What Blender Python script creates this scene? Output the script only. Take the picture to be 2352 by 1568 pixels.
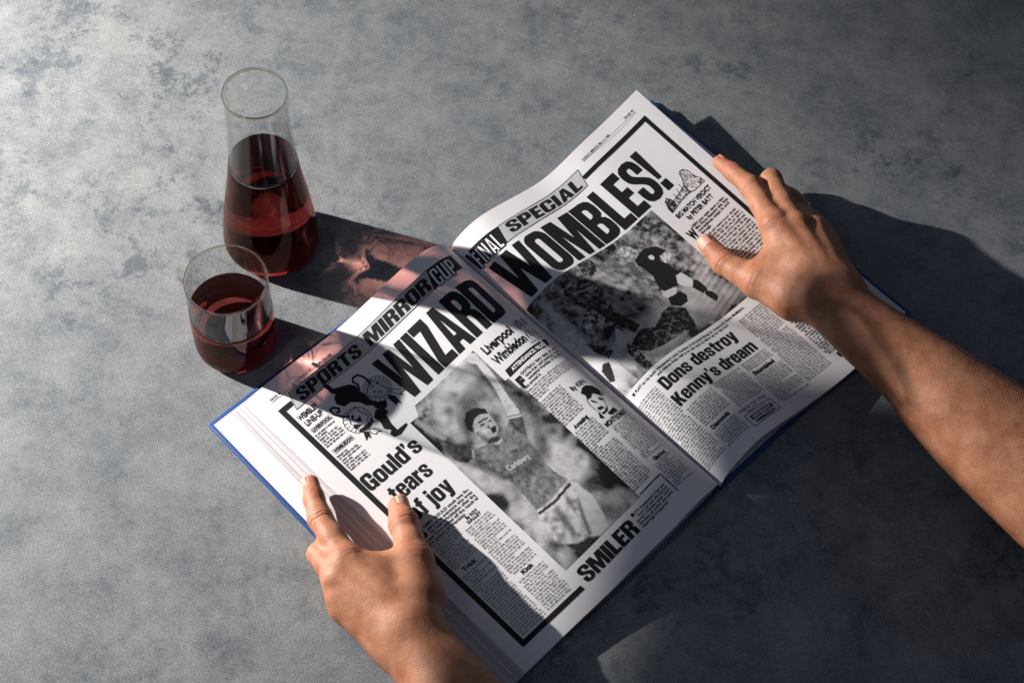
import bpy, bmesh, math, random
import numpy as np
from mathutils import Vector, Matrix
from mathutils.geometry import tessellate_polygon

rng = np.random.RandomState(7)
random.seed(7)
scene = bpy.context.scene
COL = scene.collection
for o in list(bpy.data.objects):
    bpy.data.objects.remove(o, do_unlink=True)

# ------------------------------------------------------------------ camera
CAM_DIST, PITCH, ROLL = 1.33, math.radians(59.3), math.radians(7.25)
cam_data = bpy.data.cameras.new('camera')
cam_data.sensor_width = 36.0
cam_data.lens = 36.0 * 3661.0 / 2352.0
cam_data.clip_start, cam_data.clip_end = 0.01, 50.0
cam = bpy.data.objects.new('camera', cam_data)
COL.objects.link(cam)
_f = Vector((0, math.cos(PITCH), -math.sin(PITCH)))
_r0, _u0 = Vector((1, 0, 0)), Vector((0, math.sin(PITCH), math.cos(PITCH)))
_r = math.cos(ROLL) * _r0 + math.sin(ROLL) * _u0
_u = -math.sin(ROLL) * _r0 + math.cos(ROLL) * _u0
M = Matrix((_r, _u, -_f)).transposed().to_4x4()
M.translation = -_f * CAM_DIST
cam.matrix_world = M
scene.camera = cam

# ------------------------------------------------------------------ light
world = bpy.data.worlds.new('World')
scene.world = world
world.use_nodes = True
bg = world.node_tree.nodes['Background']
bg.inputs[0].default_value = (0.52, 0.67, 1.0, 1)
bg.inputs[1].default_value = 0.072

def aim(o, loc, target):
    o.location = loc
    o.rotation_euler = (Vector(target) - Vector(loc)).to_track_quat('-Z', 'Y').to_euler()

key_d = bpy.data.lights.new('key_lamp', 'SPOT')
key_d.energy = 245.0
key_d.color = (1.0, 0.95, 0.90)
key_d.shadow_soft_size = 0.013
key_d.spot_size = math.radians(76)
key_d.spot_blend = 1.0
key = bpy.data.objects.new('key_lamp', key_d)
COL.objects.link(key)
KEY_POS = (-1.35, 0.25, 0.48)
aim(key, KEY_POS, (-0.50, 0.03, 0.0))
key_d.cycles.is_caustics_light = True

soft_d = bpy.data.lights.new('window_softbox', 'AREA')
soft_d.shape = 'RECTANGLE'
soft_d.size, soft_d.size_y = 0.13, 0.8
soft_d.energy = 1.3
soft_d.color = (0.86, 0.90, 1.0)
soft = bpy.data.objects.new('window_softbox', soft_d)
COL.objects.link(soft)
aim(soft, (-0.75, -0.9, 1.15), (-0.1, 0.0, 0.05))

back_d = bpy.data.lights.new('rim_fill_lamp', 'AREA')  # added fill lamp, only there to brighten the glass rims
back_d.shape = 'RECTANGLE'
back_d.size, back_d.size_y = 1.4, 0.6
back_d.energy = 3.0
back_d.color = (0.95, 0.93, 0.95)
back = bpy.data.objects.new('rim_fill_lamp', back_d)
COL.objects.link(back)
aim(back, (-0.5, 2.2, 0.75), (-0.1, 0.1, 0.05))

vs = scene.view_settings
vs.view_transform = 'Standard'
vs.look = 'None'
vs.exposure = 0.0
vs.gamma = 1.0
scene.cycles.max_bounces = 14
scene.cycles.transmission_bounces = 14
scene.cycles.transparent_max_bounces = 14
scene.cycles.sample_clamp_indirect = 6.0
scene.cycles.blur_glossy = 0.2

# ------------------------------------------------------------------ helpers
def link(name, me, mat=None, parent=None, smooth=True):
    o = bpy.data.objects.new(name, me)
    COL.objects.link(o)
    if mat:
        me.materials.append(mat)
    if parent:
        o.parent = parent
    if smooth:
        me.polygons.foreach_set('use_smooth', [True] * len(me.polygons))
    return o

def mesh_from(name, verts, faces):
    me = bpy.data.meshes.new(name)
    me.from_pydata([tuple(map(float, v)) for v in verts], [], [tuple(map(int, f)) for f in faces])
    me.update()
    return me

def grid_mesh(name, P):
    """P: (n,m,3) array of points"""
    n, m = P.shape[:2]
    idx = np.arange(n * m).reshape(n, m)
    f = np.stack([idx[:-1, :-1], idx[:-1, 1:], idx[1:, 1:], idx[1:, :-1]], -1).reshape(-1, 4)
    return mesh_from(name, P.reshape(-1, 3), f)

def empty(name, loc, label, cat):
    o = bpy.data.objects.new(name, None)
    o.empty_display_size = 0.02
    COL.objects.link(o)
    o.location = loc
    o['label'] = label
    o['category'] = cat
    return o

def nodes_of(name):
    m = bpy.data.materials.new(name)
    m.use_nodes = True
    nt = m.node_tree
    return m, nt, nt.nodes['Principled BSDF']

def N(nt, t, **kw):
    n = nt.nodes.new(t)
    for k, v in kw.items():
        if k.startswith('i_'):
            n.inputs[int(k[2:]) if k[2:].isdigit() else k[2:].replace('_', ' ')].default_value = v
        else:
            setattr(n, k, v)
    return n

def noise(nt, scale, detail=4, rough=.5, coord=None, dist=0.0):
    n = N(nt, 'ShaderNodeTexNoise')
    n.inputs['Scale'].default_value = scale
    n.inputs['Detail'].default_value = detail
    n.inputs['Roughness'].default_value = rough
    n.inputs['Distortion'].default_value = dist
    if coord is not None:
        nt.links.new(coord, n.inputs['Vector'])
    return n

def ramp(nt, fac, stops):
    r = N(nt, 'ShaderNodeValToRGB')
    cr = r.color_ramp
    while len(cr.elements) < len(stops):
        cr.elements.new(.5)
    for e, (p, c) in zip(cr.elements, stops):
        e.position = p
        e.color = (*c, 1) if len(c) == 3 else c
    nt.links.new(fac, r.inputs[0])
    return r

def bump(nt, height, strength, dist, bsdf, prev=None):
    b = N(nt, 'ShaderNodeBump')
    b.inputs['Strength'].default_value = strength
    b.inputs['Distance'].default_value = dist
    nt.links.new(height, b.inputs['Height'])
    if prev is not None:
        nt.links.new(prev.outputs[0], b.inputs['Normal'])
    nt.links.new(b.outputs[0], bsdf.inputs['Normal'])
    return b

# ------------------------------------------------------------------ materials
def mat_table():
    m, nt, b = nodes_of('worn_grey_concrete')
    tc = N(nt, 'ShaderNodeTexCoord').outputs['Object']
    def mulc(c1, c2, f=1.0):
        x = N(nt, 'ShaderNodeMixRGB', blend_type='MULTIPLY'); x.inputs[0].default_value = f
        nt.links.new(c1, x.inputs[1]); nt.links.new(c2, x.inputs[2])
        return x.outputs[0]
    big = noise(nt, 2.3, 4, .55, tc, .2)
    mid = noise(nt, 16, 15, .88, tc, .15)
    pat = noise(nt, 19.0, 15, .86, tc, .2)
    gate = noise(nt, 3.1, 3, .55, tc, .3)
    fine = noise(nt, 850, 2, .75, tc)
    grit = noise(nt, 420, 3, .8, tc)
    base = ramp(nt, mid.outputs[0], [(.36, (.102, .119, .138)), (.50, (.203, .217, .226)), (.64, (.285, .293, .296))]).outputs[0]
    c = mulc(base, ramp(nt, big.outputs[0], [(.3, (.74, .77, .81)), (.65, (1.12, 1.10, 1.07))]).outputs[0])
    patch = ramp(nt, pat.outputs[0], [(.515, (1, 1, 1)), (.565, (.46, .515, .58))]).outputs[0]
    g = ramp(nt, gate.outputs[0], [(.42, (0, 0, 0)), (.60, (1, 1, 1))]).outputs[0]
    y = N(nt, 'ShaderNodeMixRGB', blend_type='MULTIPLY')
    nt.links.new(g, y.inputs[0]); nt.links.new(c, y.inputs[1]); nt.links.new(patch, y.inputs[2])
    c = mulc(y.outputs[0], ramp(nt, fine.outputs[0], [(.30, (.56, .57, .59)), (.5, (1, 1, 1)), (.70, (1.5, 1.49, 1.47))]).outputs[0])
    c = mulc(c, ramp(nt, grit.outputs[0], [(.28, (.40, .42, .46)), (.36, (1, 1, 1))]).outputs[0], .85)
    nt.links.new(c, b.inputs['Base Color'])
    b.inputs['Roughness'].default_value = .74
    b.inputs['Specular IOR Level'].default_value = .3
    bump(nt, grit.outputs[0], .35, .0004, b)
    return m

def mat_paper(name, col, lines=False):
    m, nt, b = nodes_of(name)
    tc = N(nt, 'ShaderNodeTexCoord').outputs['Object']
    f = noise(nt, 1400, 2, .6, tc)
    c = ramp(nt, f.outputs[0], [(.3, tuple(v * .955 for v in col)), (.7, col)])
    nt.links.new(c.outputs[0], b.inputs['Base Color'])
    b.inputs['Roughness'].default_value = .48
    b.inputs['Specular IOR Level'].default_value = .4
    bump(nt, f.outputs[0], .12, .0003, b)
    return m

def mat_ink(name, col):
    m, nt, b = nodes_of(name)
    tc = N(nt, 'ShaderNodeTexCoord').outputs['Object']
    f = noise(nt, 1500, 2, .6, tc)
    c = ramp(nt, f.outputs[0], [(.35, col), (.75, tuple(min(1, v * 1.5 + .008) for v in col))])
    nt.links.new(c.outputs[0], b.inputs['Base Color'])
    b.inputs['Roughness'].default_value = .55
    b.inputs['Specular IOR Level'].default_value = .3
    return m

def mat_photo():
    m, nt, b = nodes_of('halftone_ink')
    a = N(nt, 'ShaderNodeAttribute', attribute_name='print')
    nt.links.new(a.outputs['Color'], b.inputs['Base Color'])
    b.inputs['Roughness'].default_value = .5
    b.inputs['Specular IOR Level'].default_value = .35
    return m

def mat_cloth():
    m, nt, b = nodes_of('blue_cover_cloth')
    tc = N(nt, 'ShaderNodeTexCoord').outputs['Object']
    f = noise(nt, 900, 3, .6, tc)
    c = ramp(nt, f.outputs[0], [(.3, (.006, .036, .15)), (.7, (.010, .060, .235))])
    nt.links.new(c.outputs[0], b.inputs['Base Color'])
    b.inputs['Roughness'].default_value = .45
    bump(nt, f.outputs[0], .3, .0003, b)
    return m

def mat_skin():
    m, nt, b = nodes_of('tan_skin')
    tc = N(nt, 'ShaderNodeTexCoord').outputs['Object']
    a = N(nt, 'ShaderNodeAttribute', attribute_name='flush')
    blot = noise(nt, 55, 5, .6, tc)
    c = ramp(nt, blot.outputs[0], [(.28, (.26, .098, .050)), (.5, (.37, .160, .088)), (.74, (.47, .228, .136))])
    x = N(nt, 'ShaderNodeMixRGB')
    nt.links.new(a.outputs['Fac'], x.inputs[0])
    nt.links.new(c.outputs[0], x.inputs[1])
    x.inputs[2].default_value = (.47, .145, .095, 1)
    fine = noise(nt, 700, 3, .6, tc)
    fr = ramp(nt, fine.outputs[0], [(.3, (.86, .84, .83)), (.7, (1.08, 1.08, 1.08))])
    y = N(nt, 'ShaderNodeMixRGB', blend_type='MULTIPLY'); y.inputs[0].default_value = .7
    nt.links.new(x.outputs[0], y.inputs[1]); nt.links.new(fr.outputs[0], y.inputs[2])
    nt.links.new(y.outputs[0], b.inputs['Base Color'])
    b.inputs['Roughness'].default_value = .53
    b.inputs['Specular IOR Level'].default_value = .30
    b.inputs['Subsurface Weight'].default_value = .12
    b.inputs['Subsurface Radius'].default_value = (.004, .0015, .0008)
    b.inputs['Subsurface Scale'].default_value = 1.0
    v = N(nt, 'ShaderNodeTexVoronoi', feature='DISTANCE_TO_EDGE')
    v.inputs['Scale'].default_value = 620
    wv = noise(nt, 150, 2, .5, tc)
    mp = N(nt, 'ShaderNodeVectorMath', operation='MULTIPLY_ADD')
    nt.links.new(wv.outputs['Color'], mp.inputs[0])
    mp.inputs[1].default_value = (.003, .003, .003)
    nt.links.new(tc, mp.inputs[2])
    nt.links.new(mp.outputs[0], v.inputs['Vector'])
    p = bump(nt, v.outputs['Distance'], .34, .0007, b)
    w2 = noise(nt, 120, 4, .6, tc)
    bump(nt, w2.outputs[0], .26, .0014, b, p)
    return m

def mat_nail():
    m, nt, b = nodes_of('fingernail')
    tc = N(nt, 'ShaderNodeTexCoord').outputs['Object']
    f = noise(nt, 300, 2, .5, tc)
    c = ramp(nt, f.outputs[0], [(.3, (.50, .25, .17)), (.7, (.57, .31, .22))])
    nt.links.new(c.outputs[0], b.inputs['Base Color'])
    b.inputs['Roughness'].default_value = .5
    return m

def mat_glass():
    # thin drinking glass: see-through with mirror reflection growing towards the edges
    m, nt, b = nodes_of('clear_glass')
    nt.nodes.remove(b)
    tr = N(nt, 'ShaderNodeBsdfTransparent'); tr.inputs[0].default_value = (.965, .972, .97, 1)
    gl = N(nt, 'ShaderNodeBsdfGlossy'); gl.inputs['Roughness'].default_value = .02
    lw = N(nt, 'ShaderNodeLayerWeight'); lw.inputs[0].default_value = .5
    pw = N(nt, 'ShaderNodeMath', operation='POWER'); pw.inputs[1].default_value = 4.0
    nt.links.new(lw.outputs['Facing'], pw.inputs[0])
    fr = N(nt, 'ShaderNodeMath', operation='MULTIPLY_ADD'); fr.inputs[1].default_value = .6; fr.inputs[2].default_value = .045
    nt.links.new(pw.outputs[0], fr.inputs[0])
    mx = N(nt, 'ShaderNodeMixShader')
    nt.links.new(fr.outputs[0], mx.inputs[0]); nt.links.new(tr.outputs[0], mx.inputs[1]); nt.links.new(gl.outputs[0], mx.inputs[2])
    nt.links.new(mx.outputs[0], nt.nodes['Material Output'].inputs[0])
    return m

def mat_rim():
    m, nt, b = nodes_of('thick_glass_rim')
    nt.nodes.remove(b)
    g = N(nt, 'ShaderNodeBsdfGlass')
    g.inputs['Color'].default_value = (.97, .91, .84, 1)
    g.inputs['Roughness'].default_value = 0
    g.inputs['IOR'].default_value = 1.45
    nt.links.new(g.outputs[0], nt.nodes['Material Output'].inputs[0])
    return m

def mat_wine():
    m, nt, b = nodes_of('red_wine')
    nt.nodes.remove(b)
    g = N(nt, 'ShaderNodeBsdfGlass')
    g.inputs['Color'].default_value = (.97, .64, .58, 1)
    g.inputs['Roughness'].default_value = 0
    g.inputs['IOR'].default_value = 1.35
    v = N(nt, 'ShaderNodeVolumeAbsorption')
    v.inputs['Color'].default_value = (.58, .10, .11, 1)
    v.inputs['Density'].default_value = 31
    tr = N(nt, 'ShaderNodeBsdfTransparent'); tr.inputs[0].default_value = (.95, .80, .78, 1)
    mx = N(nt, 'ShaderNodeMixShader'); mx.inputs[0].default_value = .05
    nt.links.new(g.outputs[0], mx.inputs[1]); nt.links.new(tr.outputs[0], mx.inputs[2])
    out = nt.nodes['Material Output']
    nt.links.new(mx.outputs[0], out.inputs[0]); nt.links.new(v.outputs[0], out.inputs[1])
    return m

RIM = mat_rim()
TABLE, PAPER, PAPER2 = mat_table(), mat_paper('page_paper', (.80, .785, .80)), mat_paper('endpaper', (.76, .745, .75))
LEAF = [PAPER, mat_paper('leaf_paper_shade', (.70, .685, .70)), mat_paper('leaf_paper_deep_shade', (.58, .55, .565))]  # darker leaves paint in the thin shadows between page edges
INK, GREY, WHITE = mat_ink('black_ink', (.006, .006, .007)), mat_ink('grey_tint', (.42, .415, .425)), mat_ink('unprinted_paper', (.78, .765, .78))
PHOTO, CLOTH, SKIN, NAIL, GLASS, WINE = mat_photo(), mat_cloth(), mat_skin(), mat_nail(), mat_glass(), mat_wine()

# ------------------------------------------------------------------ table
tb = grid_mesh('table', np.stack(np.meshgrid(np.linspace(-1.6, 1.6, 5), np.linspace(-1.6, 1.6, 5), indexing='ij') + [np.zeros((5, 5))], -1))
table = link('table_surface', tb, TABLE, None, False)
table['kind'] = 'structure'
table['label'] = 'mottled blue grey concrete table surface'

# added unseen panels keep the lamp's beam off the table's right and the forearm
def flag_at(x, y, d=.72):
    v = Vector((x, y, 0)) - Vector(KEY_POS)
    return Vector(KEY_POS) + v.normalized() * d
fm, fnt, fb = nodes_of('matte_black_foil')
fb.inputs['Base Color'].default_value = (.012, .012, .013, 1); fb.inputs['Roughness'].default_value = .9
for pts, d in ((((.093, -.272), (.112, -.205), (.152, -.138), (.235, -.018), (.42, .005), (.52, .03), (.62, .02), (.60, -.075), (.51, -.10), (.56, -.30), (.54, -.50), (.20, -.46), (.160, -.345)), .80),
               (((.19, .78), (.28, .46), (.36, .29), (.60, .215), (1.2, .2), (1.2, .9)), .20)):
    fv = [flag_at(x, y, d) for x, y in pts]
    flag = link('added_light_blocker', mesh_from('added_light_blocker', fv, [tuple(range(len(fv)))]), fm, None, False)
    md = flag.modifiers.new('thickness', 'SOLIDIFY'); md.thickness = .001
    flag['kind'] = 'structure'; flag['label'] = 'added black panel out of view that blocks lamp light'

# ------------------------------------------------------------------ book frame and page surfaces
BO = np.array([0.17462, -0.11944, 0.0])
TH = 0.8784
BA = np.array([math.cos(TH), math.sin(TH), 0.0])
BB = np.array([-math.sin(TH), math.cos(TH), 0.0])
BZ = np.array([0, 0, 1.0])
BH = 0.3171
PROF = {
 'LT': [[3, 310.5, 4], [-3.1, 312.3, 15], [-15.7, 313.1, 24], [-30.5, 313.8, 26], [-53.7, 313.5, 24], [-91.7, 311.6, 18], [-125.3, 310.5, 13], [-161.2, 311.5, 10], [-205.5, 311.7, 8], [-222, 311.3, 7]],
 'LB': [[7.9, 4, 8], [0.1, 2.6, 14], [-9.3, 2, 18], [-23.8, 1.3, 20], [-40.3, 0.2, 20], [-54, -0.5, 19], [-77.3, -0.8, 17], [-115.1, -1.8, 13], [-152.3, -2, 10], [-213.4, -3.1, 8]],
 'RT': [[3, 310.7, 2], [6.6, 311.4, 7], [17.8, 312.3, 13], [37.6, 312.3, 17], [59.1, 310.7, 16], [80.4, 308.6, 14], [102.6, 306.9, 12], [126.1, 307, 13], [149.9, 308.8, 16], [189.5, 312.2, 18], [238.2, 316.4, 23]],
 'RB': [[9.1, 1.8, 4], [17.8, 4, 10], [29.8, 4.8, 15], [51.5, 5.6, 19], [73.7, 4.3, 19], [96.1, 2.2, 16], [126.9, -0.5, 12], [158.7, -2.5, 10], [179.8, -2.8, 9.5], [205, -2, 9], [234, 0, 9]],
}
def book(s, q, z):
    s, q, z = np.broadcast_arrays(np.asarray(s, float), np.asarray(q, float), np.asarray(z, float))
    return BO + s[..., None] * BA + q[..., None] * BB + z[..., None] * BZ

def spline(pts, n=200):
    p = np.array(pts, float) / 1000
    t = np.r_[0, np.cumsum(np.linalg.norm(np.diff(p, axis=0), axis=1))]
    m = len(t); h = np.diff(t)
    A = np.zeros((m, m)); R = np.zeros((m, 3)); A[0, 0] = A[-1, -1] = 1
    for i in range(1, m - 1):
        A[i, i - 1] = h[i - 1]; A[i, i] = 2 * (h[i - 1] + h[i]); A[i, i + 1] = h[i]
        R[i] = 6 * ((p[i + 1] - p[i]) / h[i] - (p[i] - p[i - 1]) / h[i - 1])
    k = np.linalg.solve(A, R)
    def ev(x):
        i = np.clip(np.searchsorted(t, x) - 1, 0, m - 2)
        a = ((t[i + 1] - x) / h[i])[:, None]; b = ((x - t[i]) / h[i])[:, None]; hh = h[i][:, None]
        return a * p[i] + b * p[i + 1] + ((a**3 - a) * k[i] + (b**3 - b) * k[i + 1]) * hh**2 / 6
    x = np.linspace(0, t[-1], 4000); q = ev(x)
    L = np.r_[0, np.cumsum(np.linalg.norm(np.diff(q, axis=0), axis=1))]
    return ev(np.interp(np.linspace(0, L[-1], n + 1), L, x))
PR = {k: spline(v) for k, v in PROF.items()}
PW, PH = 236.0, 312.5

def Spage(page, x, y, lift=0.0):
    """printed-page millimetres (origin top left) -> world metres"""
    x = np.asarray(x, float); y = np.asarray(y, float)
    u = (1 - x / PW) if page == 'L' else x / PW
    T, B = PR[page + 'T'], PR[page + 'B']; n = len(T) - 1
    f = np.clip(u, 0, 1) * n; i = np.minimum(f.astype(int), n - 1); f = (f - i)[..., None]
    a = T[i] * (1 - f) + T[i + 1] * f; b = B[i] * (1 - f) + B[i + 1] * f
    v = (y / PH)[..., None]
    c = a * (1 - v) + b * v
    return book(c[..., 0], c[..., 1], c[..., 2] + lift)

# ------------------------------------------------------------------ print: flat lettering and pictures on the pages
class Ink:
    def __init__(self):
        self.v = []; self.t = []
    def loops(self, loops):
        base = len(self.v)
        for lp in loops:
            self.v += [(float(x), float(y)) for x, y in lp]
        for a, b, c in tessellate_polygon([[Vector((x, y, 0)) for x, y in lp] for lp in loops]):
            self.t.append((base + a, base + b, base + c))
        return self
    def rect(self, x0, y0, x1, y1):
        b = len(self.v)
        self.v += [(x0, y0), (x1, y0), (x1, y1), (x0, y1)]
        self.t += [(b, b + 1, b + 2), (b, b + 2, b + 3)]
        return self
    def stroke(self, pts, w, closed=False):
        pts = [np.array(p, float) for p in pts]
        if closed:
            pts = pts + [pts[0]]
        for a, b in zip(pts[:-1], pts[1:]):
            d = b - a; L = np.hypot(*d)
            if L < 1e-6:
                continue
            d /= L; n = np.array([-d[1], d[0]]) * w / 2; e = d * w * .35
            k = len(self.v)
            self.v += [tuple(a - e + n), tuple(b + e + n), tuple(b + e - n), tuple(a - e - n)]
            self.t += [(k, k + 1, k + 2), (k, k + 2, k + 3)]
        return self
    def build(self, name, page, mat, parent, lift, step=0):
        v, t = self.v, self.t
        if step:
            bm = bmesh.new()
            bv = [bm.verts.new((x, y, 0)) for x, y in v]
            for a, b, c in t:
                try:
                    bm.faces.new((bv[a], bv[b], bv[c]))
                except ValueError:
                    pass
            xs = [p[0] for p in v]
            x = math.floor(min(xs) / step) * step + step
            while x < max(xs):
                bmesh.ops.bisect_plane(bm, geom=bm.verts[:] + bm.edges[:] + bm.faces[:], plane_co=(x, 0, 0), plane_no=(1, 0, 0))
                x += step
            bm.verts.index_update()
            v = [(q.co.x, q.co.y) for q in bm.verts]
            t = [tuple(q.index for q in f.verts) for f in bm.faces]
            bm.free()
        a = np.array(v)
        P = Spage(page, a[:, 0], a[:, 1], lift)
        # every face upwards
        ff = []
        for f in t:
            s = 0
            for i in range(len(f)):
                p, q = P[f[i]], P[f[(i + 1) % len(f)]]
                s += p[0] * q[1] - q[0] * p[1]
            ff.append(f if s > 0 else tuple(reversed(f)))
        return link(name, mesh_from(name, P, ff), mat, parent, False)

_font_cache = {}
def font_shape(txt, bold=0.0, space=1.0):
    key_ = (txt, bold, space)
    if key_ in _font_cache:
        return _font_cache[key_]
    cu = bpy.data.curves.new('lettering', 'FONT')
    cu.body = txt; cu.size = 1; cu.offset = bold; cu.resolution_u = 3; cu.space_character = space
    cu.fill_mode = 'FRONT'
    ob = bpy.data.objects.new('lettering', cu)
    COL.objects.link(ob)
    dg = bpy.context.evaluated_depsgraph_get(); dg.update()
    me = ob.evaluated_get(dg).to_mesh()
    v = np.array([p.co[:2] for p in me.vertices])
    me.calc_loop_triangles()
    t = [tuple(q.vertices) for q in me.loop_triangles]
    ob.evaluated_get(dg).to_mesh_clear()
    bpy.data.objects.remove(ob, do_unlink=True); bpy.data.curves.remove(cu)
    _font_cache[key_] = (v, t)
    return v, t
_H = font_shape('H')[0]
CAP = _H[:, 1].max() - _H[:, 1].min()

def text(ink, txt, x0, x1, base, cap, bold=0.0, shear=0.0, space=1.0, rise=0.0):
    """one line of lettering fitted between x0 and x1, baseline and capital height in page mm"""
    v, t = font_shape(txt, bold, space)
    xa, xb = v[:, 0].min(), v[:, 0].max()
    X = (v[:, 0] - xa) / (xb - xa) * (x1 - x0) + x0
    Yu = v[:, 1] / (CAP + 2 * bold * 0.6) * cap
    X = X + shear * Yu
    Y = base - Yu + rise * (X - x0) / max(1e-6, x1 - x0)
    b = len(ink.v)
    ink.v += list(zip(X.tolist(), Y.tolist()))
    ink.t += [(b + i, b + j, b + k) for i, j, k in t]
    return ink

def rr(x0, y0, x1, y1, r, n=6):
    out = []
    for cx, cy, a0 in ((x1 - r, y1 - r, 0), (x0 + r, y1 - r, 90), (x0 + r, y0 + r, 180), (x1 - r, y0 + r, 270)):
        for k in range(n + 1):
            a = math.radians(a0 + 90 * k / n)
            out.append((cx + r * math.cos(a), cy + r * math.sin(a)))
    return out

def s_shape():
    # heavy poster S as one outline
    out = []
    P = [(.335, .64), (.335, .80), (.31, .845), (.27, .855), (.23, .845), (.205, .80), (.205, .735), (.22, .68), (.30, .60), (.42, .51),
         (.50, .43), (.53, .34), (.53, .22), (.50, .11), (.42, .03), (.27, 0), (.12, .03), (.03, .11), (.005, .22), (.005, .38), (.205, .38), (.205, .22),
         (.22, .165), (.265, .148), (.315, .165), (.335, .22), (.335, .31), (.31, .37), (.24, .44), (.10, .54), (.03, .62), (.005, .72), (.005, .80),
         (.03, .90), (.12, .975), (.27, 1), (.42, .975), (.50, .90), (.53, .80), (.53, .64)]
    return P
POSTER = {
 'W': (.92, [[[(0,1),(.2,1),(.27,.42),(.36,1),(.56,1),(.65,.42),(.72,1),(.92,1),(.78,0),(.57,0),(.46,.55),(.35,0),(.14,0)]]]),
 'I': (.22, [[[(0,0),(.22,0),(.22,1),(0,1)]]]),
 'Z': (.46, [[[(0,1),(.46,1),(.46,.82),(.23,.17),(.46,.17),(.46,0),(0,0),(0,.18),(.23,.83),(0,.83)]]]),
 'A': (.58, [[[(.18,1),(.40,1),(.58,0),(.37,0),(.35,.17),(.23,.17),(.21,0),(0,0)],[(.29,.74),(.245,.32),(.335,.32)]]]),
 'R': (.55, [[[(0,0),(.21,0),(.21,.43),(.27,.43),(.32,.39),(.33,.3),(.33,0),(.54,0),(.54,.32),(.52,.42),(.44,.49),(.52,.55),(.55,.65),(.55,.8),(.52,.91),(.44,.98),(.32,1),(0,1)],[(.21,.84),(.28,.84),(.335,.8),(.335,.64),(.29,.6),(.21,.59)]]]),
 'D': (.55, [[[(0,0),(.3,0),(.44,.02),(.52,.08),(.55,.18),(.55,.82),(.52,.92),(.44,.98),(.3,1),(0,1)],[(.21,.16),(.29,.17),(.34,.22),(.34,.78),(.29,.83),(.21,.84)]]]),
 'O': (.55, [[rr(0,0,.55,1,.2), rr(.205,.16,.345,.84,.065)]]),
 'M': (.78, [[[(0,0),(0,1),(.29,1),(.39,.45),(.49,1),(.78,1),(.78,0),(.59,0),(.59,.62),(.47,0),(.31,0),(.19,.62),(.19,0)]]]),
 'B': (.55, [[[(0,0),(.34,0),(.46,.03),(.53,.1),(.55,.2),(.55,.35),(.52,.45),(.44,.51),(.52,.57),(.54,.67),(.54,.8),(.51,.91),(.44,.97),(.32,1),(0,1)],[(.21,.59),(.29,.6),(.335,.64),(.335,.79),(.29,.84),(.21,.84)],[(.21,.16),(.29,.17),(.34,.21),(.34,.38),(.29,.43),(.21,.43)]]]),
 'L': (.42, [[[(0,0),(.42,0),(.42,.18),(.21,.18),(.21,1),(0,1)]]]),
 'E': (.43, [[[(0,0),(.43,0),(.43,.18),(.21,.18),(.21,.42),(.40,.42),(.40,.59),(.21,.59),(.21,.82),(.43,.82),(.43,1),(0,1)]]]),
 'S': (.53, [[s_shape()]]),
 '!': (.22, [[[(0,1),(.22,1),(.17,.29),(.05,.29)]], [[(.01,0),(.21,0),(.21,.21),(.01,.21)]]]),
}
POSTER.update({
 'P': (.54, [[[(0,0),(.21,0),(.21,.36),(.32,.36),(.44,.39),(.52,.47),(.54,.57),(.54,.8),(.51,.91),(.44,.98),(.32,1),(0,1)],[(.21,.84),(.28,.84),(.335,.8),(.335,.58),(.28,.53),(.21,.53)]]]),
 'T': (.5, [[[(0,1),(.5,1),(.5,.82),(.355,.82),(.355,0),(.145,0),(.145,.82),(0,.82)]]]),
 'C': (.55, [[[(.55,.6),(.55,.82),(.52,.92),(.43,.99),(.12,.99),(.03,.92),(0,.82),(0,.18),(.03,.08),(.12,.01),(.43,.01),(.52,.08),(.55,.18),(.55,.42),(.345,.42),(.345,.2),(.31,.155),(.24,.155),(.205,.2),(.205,.8),(.24,.845),(.31,.845),(.345,.8),(.345,.6)]]]),
 'U': (.55, [[[(0,1),(.205,1),(.205,.2),(.24,.155),(.31,.155),(.345,.2),(.345,1),(.55,1),(.55,.18),(.52,.08),(.43,.01),(.12,.01),(.03,.08),(0,.18)]]]),
 'N': (.56, [[[(0,0),(.19,0),(.19,.55),(.37,0),(.56,0),(.56,1),(.37,1),(.37,.45),(.19,1),(0,1)]]]),
 'F': (.42, [[[(0,0),(.21,0),(.21,.42),(.38,.42),(.38,.59),(.21,.59),(.21,.82),(.42,.82),(.42,1),(0,1)]]]),
})
_n = [(0,0),(.19,0),(.19,.56),(.22,.6),(.27,.61),(.3,.58),(.31,.54),(.31,0),(.5,0),(.5,.57),(.47,.68),(.4,.74),(.32,.75),(.24,.73),(.19,.68),(.19,.74),(0,.74)]
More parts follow.
